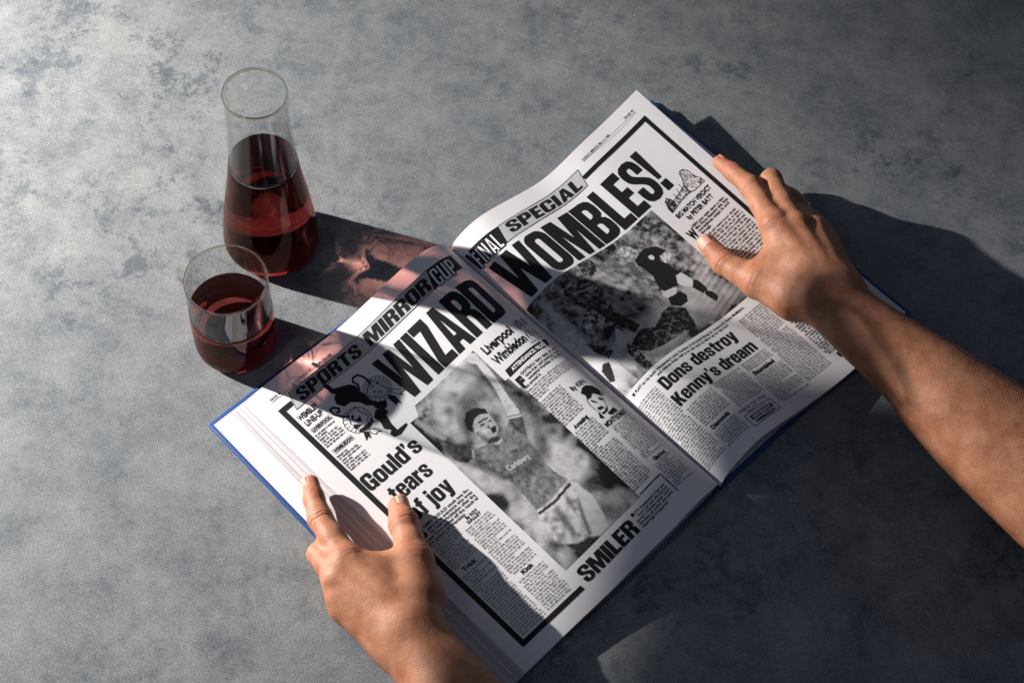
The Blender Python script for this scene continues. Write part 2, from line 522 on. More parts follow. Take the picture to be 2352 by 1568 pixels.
POSTER.update({
 'o': (.5, [[rr(0,-.01,.5,.75,.17), rr(.19,.125,.31,.615,.055)]]),
 'n': (.5, [[_n]]),
 'u': (.5, [[[(.5 - a, .74 - b) for a, b in _n]]]),
 'm': (.79, [[[(0,0),(.19,0),(.19,.57),(.23,.61),(.27,.61),(.30,.57),(.30,0),(.49,0),(.49,.57),(.53,.61),(.57,.61),(.6,.57),(.6,0),(.79,0),(.79,.58),(.76,.69),(.7,.75),(.62,.75),(.55,.73),(.48,.68),(.43,.74),(.36,.75),(.27,.74),(.19,.68),(.19,.74),(0,.74)]]]),
 'r': (.34, [[[(0,0),(.19,0),(.19,.48),(.23,.54),(.34,.56),(.34,.75),(.27,.74),(.19,.66),(.19,.74),(0,.74)]]]),
 'l': (.19, [[[(0,0),(.19,0),(.19,1),(0,1)]]]),
 'd': (.5, [[rr(0,-.01,.46,.75,.15), rr(.19,.125,.31,.615,.055)], [[(.31,0),(.5,0),(.5,1),(.31,1)]]]),
 'e': (.5, [[[(.5,.36),(.5,.57),(.47,.68),(.38,.75),(.12,.75),(.03,.68),(0,.57),(0,.17),(.03,.06),(.12,-.01),(.38,-.01),(.47,.06),(.5,.17),(.5,.27),(.31,.27),(.31,.16),(.28,.125),(.22,.125),(.19,.16),(.19,.36)],[(.19,.46),(.31,.46),(.31,.58),(.28,.62),(.22,.62),(.19,.58)]]]),
 'a': (.5, [[[(.31,0),(.5,0),(.5,.58),(.47,.69),(.38,.75),(.14,.75),(.03,.69),(.01,.58),(.01,.5),(.19,.5),(.19,.58),(.22,.62),(.28,.62),(.31,.58),(.31,.5),(.1,.42),(.02,.34),(0,.26),(0,.12),(.04,.03),(.12,-.01),(.22,0),(.31,.07)],[(.31,.38),(.31,.16),(.28,.13),(.22,.13),(.19,.16),(.19,.28),(.22,.33)]]]),
 's': (.49, [[[(a * .925, b * .76 - .01) for a, b in s_shape()]]]),
 't': (.36, [[[(.08,.92),(.27,.92),(.27,.74),(.36,.74),(.36,.6),(.27,.6),(.27,.2),(.3,.15),(.36,.15),(.36,0),(.22,0),(.12,.03),(.08,.12),(.08,.6),(0,.6),(0,.74),(.08,.74)]]]),
 'f': (.36, [[[(.08,0),(.27,0),(.27,.6),(.35,.6),(.35,.74),(.27,.74),(.27,.82),(.3,.87),(.36,.87),(.36,1.0),(.22,1.0),(.12,.97),(.08,.88),(.08,.74),(0,.74),(0,.6),(.08,.6)]]]),
 'j': (.22, [[[(.03,.74),(.22,.74),(.22,-.08),(.18,-.18),(.1,-.22),(-.04,-.22),(-.04,-.08),(.01,-.07),(.03,-.03)]], [[(.03,.84),(.22,.84),(.22,1),(.03,1)]]]),
 'y': (.5, [[[(0,.74),(.19,.74),(.255,.3),(.31,.74),(.5,.74),(.37,-.08),(.33,-.18),(.25,-.22),(.06,-.22),(.06,-.08),(.13,-.07),(.16,-.02)]]]),
 'G': (.55, [[[(.55,.62),(.55,.82),(.52,.92),(.43,.99),(.12,.99),(.03,.92),(0,.82),(0,.18),(.03,.08),(.12,.01),(.25,.0),(.33,.06),(.36,0),(.55,0),(.55,.52),(.28,.52),(.28,.36),(.345,.36),(.345,.2),(.31,.155),(.24,.155),(.205,.2),(.205,.8),(.24,.845),(.31,.845),(.345,.8),(.345,.62)]]]),
 'K': (.57, [[[(0,0),(.21,0),(.21,.38),(.25,.3),(.34,0),(.57,0),(.41,.52),(.55,1),(.33,1),(.22,.63),(.21,.63),(.21,1),(0,1)]]]),
 "'": (.16, [[[(0,1),(.16,1),(.16,.85),(.08,.68),(0,.68),(.05,.85),(0,.85)]]]),
 ' ': (.2, []),
})
def poster(ink, word, x0, x1, top, base, gap=.045, lean=0.0, outline=None):
    wid = sum(POSTER[c][0] for c in word) + gap * (len(word) - 1)
    k = (x1 - x0) / wid; h = base - top; x = x0
    for c in word:
        w, pieces = POSTER[c]
        for loops in pieces:
            L_ = [[(x + a * k + lean * b * h, base - b * h) for a, b in lp] for lp in loops]
            if outline:
                for lp in L_:
                    ink.stroke(lp, outline, True)
            else:
                ink.loops(L_)
        x += (w + gap) * k
    return ink

def body(ink, x0, x1, y0, y1, pitch=2.5, weight=.22, indent=.12):
    """small type: lines of word shaped marks too small to read"""
    y = y0 + pitch * .8; xh = pitch * .45
    while y <= y1 + .05:
        x = x0 + (2.0 if random.random() < indent else 0)
        end = x1 if random.random() > .1 else x0 + (x1 - x0) * random.uniform(.3, .85)
        while x < end - 1.2:
            n = min(random.choice((2, 3, 3, 4, 4, 5, 6, 7, 8)), int((end - x) / (xh * .86)))
            for _ in range(max(1, n)):
                up = xh * (1.55 if random.random() < .3 else 1)
                dn = xh * .4 if random.random() < .12 else 0
                w = xh * .86
                ink.rect(x, y - up, x + weight, y + dn)
                if random.random() < .78:
                    ink.rect(x + w * .55, y - xh, x + w * .55 + weight, y)
                yy = y - xh if random.random() < .6 else y - weight
                ink.rect(x + weight, yy, x + w * .55, yy + weight)
                x += w
            x += xh * .62
        y += pitch
    return ink

# ---- greyscale pictures rendered from drawn shapes -------------------------------------------------
class Picture:
    def __init__(self, x0, y0, x1, y1, cell):
        self.nx = int((x1 - x0) / cell); self.ny = int((y1 - y0) / cell)
        self.X, self.Y = np.meshgrid(x0 + (np.arange(self.nx) + .5) * (x1 - x0) / self.nx, y0 + (np.arange(self.ny) + .5) * (y1 - y0) / self.ny)
        self.ext = (x0, y0, x1, y1); self.cell = cell
        self.g = np.full((self.ny, self.nx), .35)
    def blur(self, a, s):
        s = s / self.cell
        if s < .3:
            return a
        r = int(3 * s) + 1
        k = np.exp(-.5 * (np.arange(-r, r + 1) / s)**2); k /= k.sum()
        p = np.pad(a, r, mode='edge')
        p = np.apply_along_axis(lambda v: np.convolve(v, k, 'valid'), 0, p)
        return np.apply_along_axis(lambda v: np.convolve(v, k, 'valid'), 1, p)
    def cloud(self, size, seed):
        r = np.random.RandomState(seed)
        a = self.blur(r.rand(self.ny, self.nx), size)
        return (a - a.mean()) / (a.std() + 1e-9)
    def mask(self, pts, soft=.5):
        p = np.array(pts); ins = np.zeros(self.X.shape, bool)
        for (xa, ya), (xb, yb) in zip(p, np.roll(p, -1, 0)):
            if ya == yb:
                continue
            c = ((ya > self.Y) != (yb > self.Y)) & (self.X < (xb - xa) * (self.Y - ya) / (yb - ya) + xa)
            ins ^= c
        return self.blur(ins.astype(float), soft)
    def fill(self, pts, tone, soft=.5, tex=0.0, size=1.0, seed=1, amount=1.0):
        m = self.mask(pts, soft) * amount
        t = tone + (tex * self.cloud(size, seed) if tex else 0)
        self.g = self.g * (1 - m) + t * m
    def build(self, name, page, parent, lift, cut=None):
        x0, y0, x1, y1 = self.ext
        gx, gy = np.meshgrid(np.linspace(x0, x1, self.nx + 1), np.linspace(y0, y1, self.ny + 1))
        P = Spage(page, gx, gy, lift)
        idx = np.arange(gx.size).reshape(gx.shape)
        f = np.stack([idx[:-1, :-1], idx[1:, :-1], idx[1:, 1:], idx[:-1, 1:]], -1).reshape(-1, 4)
        g = np.clip((self.g - .16) * 1.45 + .15, .012, .64).reshape(-1)
        if cut is not None:
            keep = ~cut.reshape(-1); f = f[keep]; g = g[keep]
        me = mesh_from(name, P.reshape(-1, 3), f)
        ca = me.color_attributes.new('print', 'FLOAT_COLOR', 'CORNER')
        c = np.repeat(g, 4)
        ca.data.foreach_set('color', np.stack([c, c * .985, c * 1.0, np.ones_like(c)], -1).ravel())
        return link(name, me, PHOTO, parent, False)

ART = {
 'player': {
  'arm_up': [(151.7, 93.9), (157.6, 91.2), (162.4, 97.8), (162.2, 104.5), (160.9, 118.7), (158.0, 132.8), (155.1, 145.2), (153.0, 158.2), (150.4, 164.0), (144.6, 161.7), (143.2, 155.2), (148.5, 143.7), (153.1, 129.6), (155.2, 116.3), (157.1, 106.3), (153.6, 100.1)],
  'sleeve_up': [(141.5, 155.2), (152.5, 161.9), (146.4, 171.8), (141.2, 179.9), (139.5, 168.2)],
  'hair': [(115.1, 133.5), (120.9, 129.3), (128.7, 131.3), (133.8, 137.4), (133.6, 143.1), (128.0, 138.3), (122.3, 137.5), (116.1, 141.3), (113.1, 145.8), (111.6, 140.2)],
  'face': [(120.2, 138.8), (128.0, 138.3), (133.2, 142.7), (132.6, 149.7), (130.3, 157.4), (123.7, 161.5), (118.8, 160.0), (115.8, 151.9), (113.9, 145.8)],
  'arm_low': [(89.7, 106.8), (90.3, 115.8), (91.7, 125.6), (93.0, 135.3), (96.4, 146.0), (101.5, 154.3), (98.8, 160.9), (91.1, 160.9), (86.8, 154.4), (85.5, 143.1), (85.1, 129.4), (84.6, 117.1)],
  'shirt': [(102.2, 155.9), (114.7, 160.8), (125.2, 166.4), (140.6, 159.3), (142.6, 174.6), (138.7, 192.3), (135.8, 207.5), (136.3, 217.8), (138.9, 226.8), (130.2, 229.6), (118.0, 228.8), (102.2, 227.0), (103.8, 214.8), (105.0, 201.4), (103.8, 187.2), (99.2, 176.1), (97.0, 169.0), (98.0, 161.7)],
  'shorts': [(101.8, 227.4), (118.0, 228.8), (138.0, 227.6), (143.3, 231.0), (143.5, 237.7), (129.2, 247.9), (120.6, 263.3), (116.7, 270.6), (105.8, 268.7), (98.0, 262.7), (94.6, 253.9), (96.6, 240.0)],
  'thigh': [(140.7, 233.4), (143.5, 249.0), (138.9, 265.2), (134.0, 276.4), (123.4, 276.3), (116.3, 270.9), (123.7, 255.2), (132.2, 242.8)],
  'leg_low': [(97.6, 261.5), (105.8, 268.7), (116.7, 271.3), (119.7, 278.2), (112.4, 280.5), (102.0, 276.7)],
  'dark_a': [(80.3, 187.6), (89.8, 194.9), (92.7, 207.4), (86.9, 211.6), (79.0, 205.8), (79.2, 196.3)],
  'dark_b': [(162.5, 174.2), (170.7, 182.1), (168.0, 187.8), (159.0, 180.7)],
  'dark_c': [(80.7, 231.4), (82.9, 238.2), (83.5, 246.7), (78.0, 243.1)],
  'crest_mouth': [(125.6, 152.6), (130.4, 154.2), (127.0, 158.2), (123.4, 157.1)],
  'light_a': [(149.9, 204.9), (166.1, 220.4), (159.8, 233.8), (146.0, 223.9)],
  'light_b': [(129.4, 90.1), (154.6, 108.9), (149.0, 127.2), (120.5, 115.3), (114.4, 100.5)],
  'light_c': [(91.1, 175.0), (96.4, 188.2), (97.5, 208.7), (90.3, 206.7), (86.0, 184.8)],
  'logo': [(110.4, 182.2), (131.5, 188.4)],
  'brow': [(121.8, 142.0), (127.7, 143.3), (131.0, 144.9), (130.3, 145.9), (126.7, 144.3), (121.2, 143.4)],
  'eye1': [(121.1, 145.0), (124.8, 145.9), (124.5, 147.1), (120.8, 146.4)],
  'eye2': [(128.6, 147.2), (131.0, 148.0), (130.7, 149.3), (128.1, 148.4)],
  'nose': [(126.5, 149.3), (125.6, 152.6), (123.9, 152.6), (123.6, 150.6)],
  'ear': [(114.7, 146.6), (116.9, 148.0), (115.1, 151.2), (113.2, 150.5)],
  'jaw': [(115.0, 149.5), (117.4, 153.5), (119.1, 159.7), (123.7, 161.5), (126.1, 160.7), (120.7, 164.4), (115.1, 160.4), (113.3, 154.4)],
  'cheek': [(120.8, 147.7), (122.7, 151.4), (121.4, 154.2), (118.6, 152.2), (118.5, 149.2)],
 },
 'match': {
  'referee': [(108.9, 115.8), (117.4, 113.1), (124.9, 113.2), (132.0, 117.9), (135.7, 126.7), (129.4, 129.1), (124.4, 129.5), (127.0, 138.5), (127.3, 145.4), (130.5, 150.9), (123.5, 150.4), (117.5, 158.3), (103.3, 155.8), (103.5, 148.5), (107.8, 138.5), (107.9, 126.9), (105.8, 121.8)],
  'ref_head': [(104.4, 98.6), (110.3, 98.4), (114.6, 102.9), (116.2, 108.6), (120.1, 110.5), (117.3, 114.7), (109.8, 114.9), (106.0, 110.1), (102.2, 105.3)],
  'ref_arm': [(100.4, 115.8), (105.4, 116.4), (104.9, 122.7), (102.3, 132.5), (98.9, 136.6), (95.4, 132.3), (96.1, 124.4)],
  'ref_hand': [(127.1, 126.9), (134.4, 127.2), (136.5, 132.4), (131.3, 135.9), (125.6, 135.6)],
  'ref_leg': [(123.7, 148.8), (128.9, 151.0), (131.0, 160.4), (130.9, 166.8), (125.1, 167.4), (118.6, 159.3), (119.5, 153.5)],
  'ref_leg2': [(103.1, 153.2), (110.2, 154.7), (114.8, 160.2), (110.2, 163.9), (100.5, 162.8), (99.1, 158.5)],
  'ref_sock': [(131.7, 162.6), (133.9, 166.2), (134.2, 177.9), (127.9, 178.8), (125.4, 168.5)],
  'ref_boot': [(132.1, 177.7), (135.8, 184.1), (134.9, 189.8), (130.6, 191.7), (129.0, 186.2), (128.2, 179.9)],
  'badge': [(119.8, 120.3), (123.1, 121.3), (123.3, 125.1), (120.8, 126.5), (118.4, 123.8)],
  'sit_head': [(101.4, 161.9), (107.4, 160.3), (114.1, 163.7), (116.0, 170.3), (111.6, 175.7), (103.2, 175.7), (97.2, 170.3)],
  'sit_body': [(84.8, 171.3), (94.6, 170.1), (105.0, 179.5), (101.5, 190.0), (94.0, 204.1), (85.1, 205.8), (87.7, 196.3), (79.8, 197.2), (61.3, 197.8), (48.0, 194.5), (42.7, 188.7), (42.2, 179.5), (57.7, 173.8), (68.7, 179.2), (80.2, 174.6)],
  'sit_arm': [(93.5, 190.7), (101.3, 191.5), (95.4, 203.5), (91.8, 209.0), (85.4, 206.9)],
  'bend_head': [(66.4, 90.8), (71.7, 88.0), (77.5, 91.9), (79.5, 97.1), (73.5, 106.3), (65.8, 107.3), (62.2, 101.1)],
  'bend_body': [(50.7, 100.4), (58.8, 101.9), (62.9, 111.8), (64.5, 123.1), (54.5, 138.5), (45.6, 135.7), (43.4, 123.8), (42.4, 116.3), (45.3, 109.0)],
  'bend_arm': [(42.7, 101.7), (51.5, 101.0), (50.1, 108.2), (39.6, 112.0), (36.3, 116.8), (32.2, 111.0), (36.3, 105.4)],
  'bend_thigh': [(36.3, 116.8), (42.5, 124.6), (50.0, 139.6), (56.3, 151.4), (61.2, 170.1), (52.0, 173.9), (48.2, 162.5), (45.5, 147.0), (39.0, 131.0)],
  'bend_shorts': [(35.9, 127.1), (43.3, 135.2), (44.8, 146.3), (33.6, 154.6), (22.5, 147.1), (28.3, 136.0)],
  'sock_dark': [(44.8, 146.3), (50.5, 153.1), (42.2, 160.1), (31.5, 163.6), (28.9, 159.1)],
  'leg_pale': [(43.8, 158.5), (44.8, 165.8), (42.6, 175.0), (35.6, 177.6), (34.0, 169.5)],
  'low_dark': [(16.5, 151.3), (24.9, 164.3), (27.2, 173.2), (19.9, 174.4), (15.9, 161.6)],
  'boot': [(12.9, 173.8), (17.7, 176.5), (14.4, 183.6), (9.2, 191.1), (5.5, 187.6), (7.7, 176.5)],
  'sock_pale': [(25.7, 173.2), (28.9, 179.8), (30.7, 194.5), (28.2, 199.6), (23.6, 192.9), (23.2, 178.2)],
  'leg_dark': [(39.4, 176.7), (42.7, 183.1), (40.9, 197.2), (40.2, 206.0), (32.9, 204.7), (33.2, 190.8), (34.5, 182.8)],
  'crowd_pale': [(70.1, 115.6), (84.5, 117.7), (88.0, 137.0), (85.1, 150.0), (68.0, 149.1), (63.5, 134.0)],
  'pale_board': [(16.0, 95.5), (20.5, 102.6), (21.0, 116.3), (18.8, 139.5), (15.7, 153.4), (8.7, 141.2), (13.7, 118.8)],
  'grass': [(89.1, 162.8), (143.4, 160.2), (157.7, 203.4), (98.6, 202.5), (60.6, 205.3), (2.8, 194.7), (0.5, 189.5), (4.6, 167.6), (4.2, 119.0), (18.7, 118.5), (17.2, 152.1), (21.1, 167.9)],
 },
 'cup': {
  'body': [(56.5, 29.3), (58.3, 33.8), (58.8, 39.8), (64.7, 42.4), (70.5, 45.0), (73.7, 49.3), (72.9, 55.5), (74.0, 60.8), (73.9, 67.5), (76.4, 72.6), (82.8, 75.9), (80.1, 80.2), (75.5, 81.4), (71.7, 76.5), (71.8, 72.4), (68.0, 68.9), (66.1, 63.1), (61.0, 58.4), (54.5, 57.9), (51.4, 52.2), (53.4, 47.2), (56.8, 44.8), (54.9, 41.7), (55.0, 37.6), (54.4, 32.9)],
  'stem': [(70.4, 76.6), (75.5, 80.0), (77.4, 84.5), (72.1, 86.4), (66.2, 86.4), (65.0, 81.3)],
  'foot': [(66.2, 86.4), (73.4, 86.3), (71.2, 95.1), (71.1, 101.7), (80.5, 101.7), (79.8, 103.8), (70.3, 106.4), (64.8, 104.7), (64.2, 100.9), (67.6, 98.5), (64.1, 94.0)],
  'handle_a': [(73.5, 54.7), (75.6, 49.7), (74.4, 45.8), (76.8, 42.5), (81.4, 43.3), (83.5, 47.4), (84.0, 53.5), (83.0, 56.6)],
  'handle_b': [(51.0, 66.9), (46.6, 62.8), (43.4, 57.2), (44.2, 52.4), (47.4, 52.7), (50.3, 56.0), (48.3, 58.9), (46.4, 57.8)],
  'rosA': [(84.4, 63.6)],
  'rosAr': [(92.7, 71.5)],
  'rosB': [(54.1, 73.9)],
  'rosBr': [(62.4, 81.6)],
  'shieldA': [(86.0, 53.9), (88.5, 59.1), (90.8, 69.7), (86.8, 72.7), (80.7, 70.4), (73.3, 62.9), (78.7, 58.2)],
  'shieldB': [(51.7, 64.9), (60.9, 63.8), (60.1, 69.9), (63.2, 76.8), (57.2, 80.8), (49.5, 77.7), (47.6, 73.3)],
  'bird': [(52.3, 68.1), (54.6, 67.5), (54.2, 69.9), (52.2, 70.8), (53.5, 73.3), (58.1, 72.1), (56.0, 77.0), (54.1, 76.6), (52.2, 73.5), (50.9, 70.9)],
  'ribA1': [(92.1, 70.9), (97.8, 76.5), (99.4, 79.4), (95.8, 78.7), (95.7, 81.4), (90.1, 73.1)],
  'ribA2': [(87.5, 73.4), (90.6, 77.8), (89.7, 86.5), (87.9, 83.4), (85.5, 85.3), (84.8, 75.0)],
  'ribB1': [(50.0, 85.0), (53.8, 87.2), (50.7, 93.8), (50.2, 90.5), (46.6, 92.6)],
  'ribB2': [(55.2, 85.7), (59.0, 89.2), (61.5, 94.2), (58.6, 92.3), (56.3, 93.5), (53.8, 89.8)],
  'band': [(49.5, 75.1), (56.6, 81.6), (63.1, 79.5), (63.0, 83.5), (53.2, 85.3), (48.1, 83.2), (46.9, 76.7)],
 },
 'portrait': {
  'hair': [(201.0, 183.5), (205.7, 180.3), (210.7, 180.3), (215.7, 183.8), (218.0, 189.7), (215.5, 194.7), (213.7, 193.7), (211.5, 191.1), (209.1, 188.1), (204.9, 190.6), (201.1, 190.3), (202.7, 187.5)],
  'face': [(204.9, 190.6), (209.1, 188.1), (213.2, 193.4), (213.0, 197.4), (209.5, 204.7), (206.5, 207.9), (201.6, 207.4), (199.2, 202.1), (198.7, 196.3), (200.0, 190.7)],
  'sh1': [(202.9, 192.4), (205.4, 196.4), (205.0, 198.0), (202.1, 194.4)],
  'sh2': [(210.5, 194.5), (212.5, 197.8), (210.3, 198.4), (209.1, 196.3)],
  'sh3': [(201.4, 201.3), (206.4, 202.4), (206.3, 204.4), (201.3, 203.9)],
  'sh4': [(210.4, 203.9), (206.9, 208.2), (201.5, 208.7), (200.5, 207.2), (205.4, 207.1)],
  'coat': [(199.5, 204.3), (199.7, 207.9), (199.6, 211.7), (196.4, 209.7)],
  'coat2': [(204.5, 210.4), (214.2, 209.0), (214.0, 212.9), (206.3, 213.1)],
 },
 'stadium': {
  'dome': [(201.6, 83.9), (204.5, 82.1), (207.8, 83.3), (209.8, 87.0), (210.0, 92.1), (210.6, 95.7), (212.7, 99.3), (213.1, 104.3), (200.6, 104.3), (193.7, 102.3), (195.9, 93.7), (200.1, 88.6)],
  'wall': [(169.5, 99.5), (180.6, 97.6), (196.6, 94.4), (195.2, 102.3), (182.6, 102.5), (173.0, 104.3), (167.5, 105.2)],
  'dome2': [(171.1, 93.3), (174.7, 92.1), (176.8, 95.6), (176.4, 101.3), (171.1, 104.7), (167.5, 105.2), (167.8, 100.9)],
  'p1': [(193.4, 89.8), (192.5, 96.6)],
  'p2': [(188.1, 91.7), (186.5, 98.5)],
  'p3': [(182.5, 93.3), (181.3, 99.7)],
  'p4': [(173.7, 90.4), (175.0, 93.2)],
 },
}

# ------------------------------------------------------------------ the book
book_root = empty('open_book', tuple(BO + BB * .158), 'large open hardcover book with blue cover showing black and white football newspaper pages', 'book')

def P_local(o):
    o.parent = book_root
    o.matrix_parent_inverse = Matrix.Translation(-Vector(book_root.location))

class Keep:
    """parent by inverse matrix so that world coordinates stay as built"""
def adopt(o, parent):
    o.parent = parent
    loc = Vector((0, 0, 0)); p = parent
    while p is not None:
        loc += p.location; p = p.parent
    o.matrix_parent_inverse = Matrix.Translation(-Vector(book_root.location)) if parent is book_root else Matrix.Identity(4)

def box_bevel(name, s0, s1, q0, q1, z0, z1, mat, parent, bev=.0012):
    bm = bmesh.new()
    c = [book(s, q, z) for s, q, z in ((s0, q0, z0), (s1, q0, z0), (s1, q1, z0), (s0, q1, z0), (s0, q0, z1), (s1, q0, z1), (s1, q1, z1), (s0, q1, z1))]
    v = [bm.verts.new(tuple(p)) for p in c]
    for f in ((3, 2, 1, 0), (4, 5, 6, 7), (0, 1, 5, 4), (1, 2, 6, 5), (2, 3, 7, 6), (3, 0, 4, 7)):
        bm.faces.new([v[i] for i in f])
    bmesh.ops.bevel(bm, geom=bm.edges[:], offset=bev, segments=2, affect='EDGES', profile=.6)
    me = bpy.data.meshes.new(name); bm.to_mesh(me); bm.free()
    o = link(name, me, mat, None, True)
    adopt(o, parent)
    return o

box_bevel('cover_board', -.2555, -.0085, 0, BH, .0003, .0034, CLOTH, book_root)
box_bevel('cover_board', .0085, .2545, 0, BH - .0085, .0003, .0034, CLOTH, book_root)
box_bevel('spine', -.0078, .0078, .0008, BH - .012, .0002, .0024, CLOTH, book_root, .0008)
box_bevel('endpaper', -.2518, -.012, .0042, BH - .0042, .0030, .0037, PAPER2, book_root, .0001)
box_bevel('endpaper', .012, .2508, .0042, BH - .0122, .0030, .0037, PAPER2, book_root, .0001)

# page blocks: stacked sheets with stepped fore edges, lofted between the head and tail profiles
def page_block(side, sheets, fan, drop):
    T, B = PR[side + 'T'], PR[side + 'B']
    vv = np.linspace(0, 1, 24)
    blocks = []
    for k in range(sheets):
        f = (k + 1) / sheets                      # 0 just below the top page .. 1 at the board
        rows = []
        jit = np.random.RandomState(40 + k + (100 if side == 'R' else 0)).randn(3) * .0005
        for v in vv:
            c = T * (1 - v) + B * v
            c = c[::4].copy()
            zt = c[:, 2].copy()
            s, q = c[:, 0], c[:, 1]
            sgn = -1 if side == 'L' else 1
            wid = np.clip((s * sgn) / .22, 0, 1.2)
            out = fan(f) * (.85 + .75 * v) * wid**2 + jit[0] * wid
            z = .0040 + (zt - .0045) * drop(f, wid)
            c[:, 0] = s + sgn * out
            c[:, 1] = q * 1.0 + (.5 - v) * -.0012 * f + jit[1] * .4
            c[:, 2] = np.minimum(z, zt - .0004)
            rows.append(c)
        R = np.array(rows)
        blocks.append(book(R[..., 0], R[..., 1], R[..., 2]))
    return blocks

def add_blocks(side, blocks, top):
    out = []
    for k, P in enumerate(blocks):
        me = grid_mesh('page_leaf', P if side == 'R' else P[:, ::-1])
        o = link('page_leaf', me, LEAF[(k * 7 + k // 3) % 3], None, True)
        adopt(o, book_root)
        out.append(o)
    return out

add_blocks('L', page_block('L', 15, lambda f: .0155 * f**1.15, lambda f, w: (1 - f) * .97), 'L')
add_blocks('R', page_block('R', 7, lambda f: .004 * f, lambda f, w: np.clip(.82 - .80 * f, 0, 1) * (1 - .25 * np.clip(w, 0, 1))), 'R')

def top_page(side):
    x, y = np.meshgrid(np.linspace(0, PW, 160), np.linspace(0, PH, 40), indexing='ij')
    P = Spage(side, x, y)
    me = grid_mesh('page', P[:, ::-1])
    o = link('page', me, PAPER, None, True)
    adopt(o, book_root)
    o['label'] = 'left page with tall footballer photo' if side == 'L' else 'right page with wide tackle photo'
    return o
PAGE = {'L': top_page('L'), 'R': top_page('R')}

T1, T2, T3 = .00012, .00024, .00036
def put(ink, name, page, mat=INK, lift=T2, step=6):
    o = ink.build(name, page, mat, None, lift, step)
    o.parent = PAGE[page]
    return o

# ---------------- left page print
I = Ink(); text(I, 'PAGE 46', 15.6, 26.4, 14.7, 2.3, .012); text(I, 'SUNDAY MIRROR, May 15, 1988', 45.5, 78.4, 15.1, 2.0, .008)
I.rect(15.6, 15.7, 79, 16.1)
put(I, 'page_header', 'L', step=0)
I = Ink().loops([[(13.6, 24.8), (27.3, 24.8), (26.2, 29.4), (18.3, 29.4), (18.3, 293.4), (82, 293.4), (82.6, 297.6), (13.6, 297.6)]])
put(I, 'thick_border', 'L', step=6)
I = Ink().loops([[(30.4, 18.3), (92, 17.2), (154, 16.1), (186, 15.6), (180, 33.6), (120, 33.6), (72, 33.8), (25.3, 34.2)]])
put(I, 'banner_tint', 'L', GREY, T1)
I = Ink().stroke([(30.4, 18.3), (92, 17.2), (154, 16.1), (186, 15.6)], .45).stroke([(180, 33.6), (120, 33.6), (72, 33.8), (25.3, 34.2), (30.4, 18.3)], .45)
poster(I, 'SPORTS', 33.0, 97.5, 20.0, 32.0, .05, .16); poster(I, 'MIRROR', 106, 178.5, 18.8, 31.6, .05, .16)
I.loops([[(186, 15.6), (215.3, 14.8), (213.4, 31.6), (208, 31.6), (178.5, 33.6)]])
put(I, 'banner_lettering', 'L')
put(poster(Ink(), 'CUP', 183.5, 207.5, 17.2, 34.4, .06, .14), 'banner_lettering', 'L', WHITE, T3)
put(poster(Ink(), 'CUP', 183.5, 207.5, 17.2, 34.4, .06, .14, .8), 'banner_lettering', 'L', INK, T3 + .0001)
put(poster(Ink(), 'WIZARD', 96, 211.5, 43.6, 89.5, .03), 'headline', 'L')
I = Ink(); poster(I, "Gould's", 19, 75, 112.4, 127.6); poster(I, 'tears', 27.5, 66.5, 133.4, 148.6); poster(I, 'of joy', 26.5, 69, 155, 170.2)
put(I, 'headline', 'L', step=4)
put(poster(Ink(), 'SMILER', 87.5, 149.5, 282.4, 296.2, .03), 'headline', 'L')
I = Ink().rect(20.5, 54.4, 41.5, 59.4).rect(20.5, 79.6, 41.5, 84.8)
put(I, 'heading_tint', 'L', GREY, T1, 0)
I = Ink(); text(I, 'WEMBLEY', 20.3, 40.2, 44, 5.0, .035); text(I, 'LINE-UP', 21.5, 38.8, 51.2, 5.0, .035)
text(I, 'LIVERPOOL', 21.5, 40.5, 58.5, 3.1, .045); text(I, 'WIMBLEDON', 21.5, 40.5, 83.8, 3.1, .045)
put(I, 'sub_heading', 'L', step=0)
I = Ink(); body(I, 19.8, 41, 60.6, 77.4, 2.62, .36, 0); body(I, 19.8, 41, 86.0, 104.4, 2.55, .36, 0)
put(I, 'small_print', 'L', step=0)
I = Ink()
text(I, 'B', 19.8, 26, 184.4, 9.2, .05)
for n, (a, b, s) in enumerate(((27, 76, 'OBBY GOULD stuck two fin-'), (28.5, 76.4, 'gers up at everyone who loves'), (28.5, 76.4, 'to hate Wimbledon after the'), (20, 76.4, 'super Dons pulled off the result of'), (20, 59.5, 'the century at Wembley.'))):
    text(I, s, a, b, 178.2 + n * 3.38, 2.35, .03)
put(I, 'intro_text', 'L', step=0); I = Ink()
text(I, 'By ROY', 56.8, 69, 195.4, 2.6, .04); text(I, 'DALLEY', 55.2, 69.4, 198.9, 2.6, .04)
put(I, 'byline', 'L', step=0)
for s, a, b, y in (('Trick', 24.5, 38.5, 225.0), ('Kick', 56.2, 68, 257.2), ('Amazing', 174.2, 190, 202.2), ('Glorious', 202.5, 217.4, 265.2)):
    put(text(Ink(), s, a, b, y, 3.6, .045), 'cross_heading', 'L', step=0)
I = Ink()
body(I, 20, 46.5, 191.8, 220.0, 2.5); body(I, 20, 46.5, 226.6, 292.4, 2.5)
body(I, 49.2, 76.3, 200.3, 252.6, 2.5); body(I, 49.2, 76.3, 258.4, 292.6, 2.5)
put(I, 'small_print', 'L', step=0)
I = Ink(); text(I, 'Liverpool', 168.6, 200, 106.4, 8.6, .03, 0, .95); text(I, '(0) 0', 206, 218.6, 106.2, 7.8, .01)
text(I, 'Wimbledon', 168.3, 204, 119.2, 8.6, .03, 0, .95); text(I, '(1) 1', 206, 218, 118.6, 7.8, .01); text(I, 'Sanchez 36', 203.5, 217.5, 123.6, 2.3, 0)
put(I, 'score_lines', 'L')
I = Ink().loops([[(169.6, 126.4), (219.4, 125.6), (217.6, 132.4), (168.4, 133.6)]])
put(I, 'attendance_bar', 'L', INK, T1)
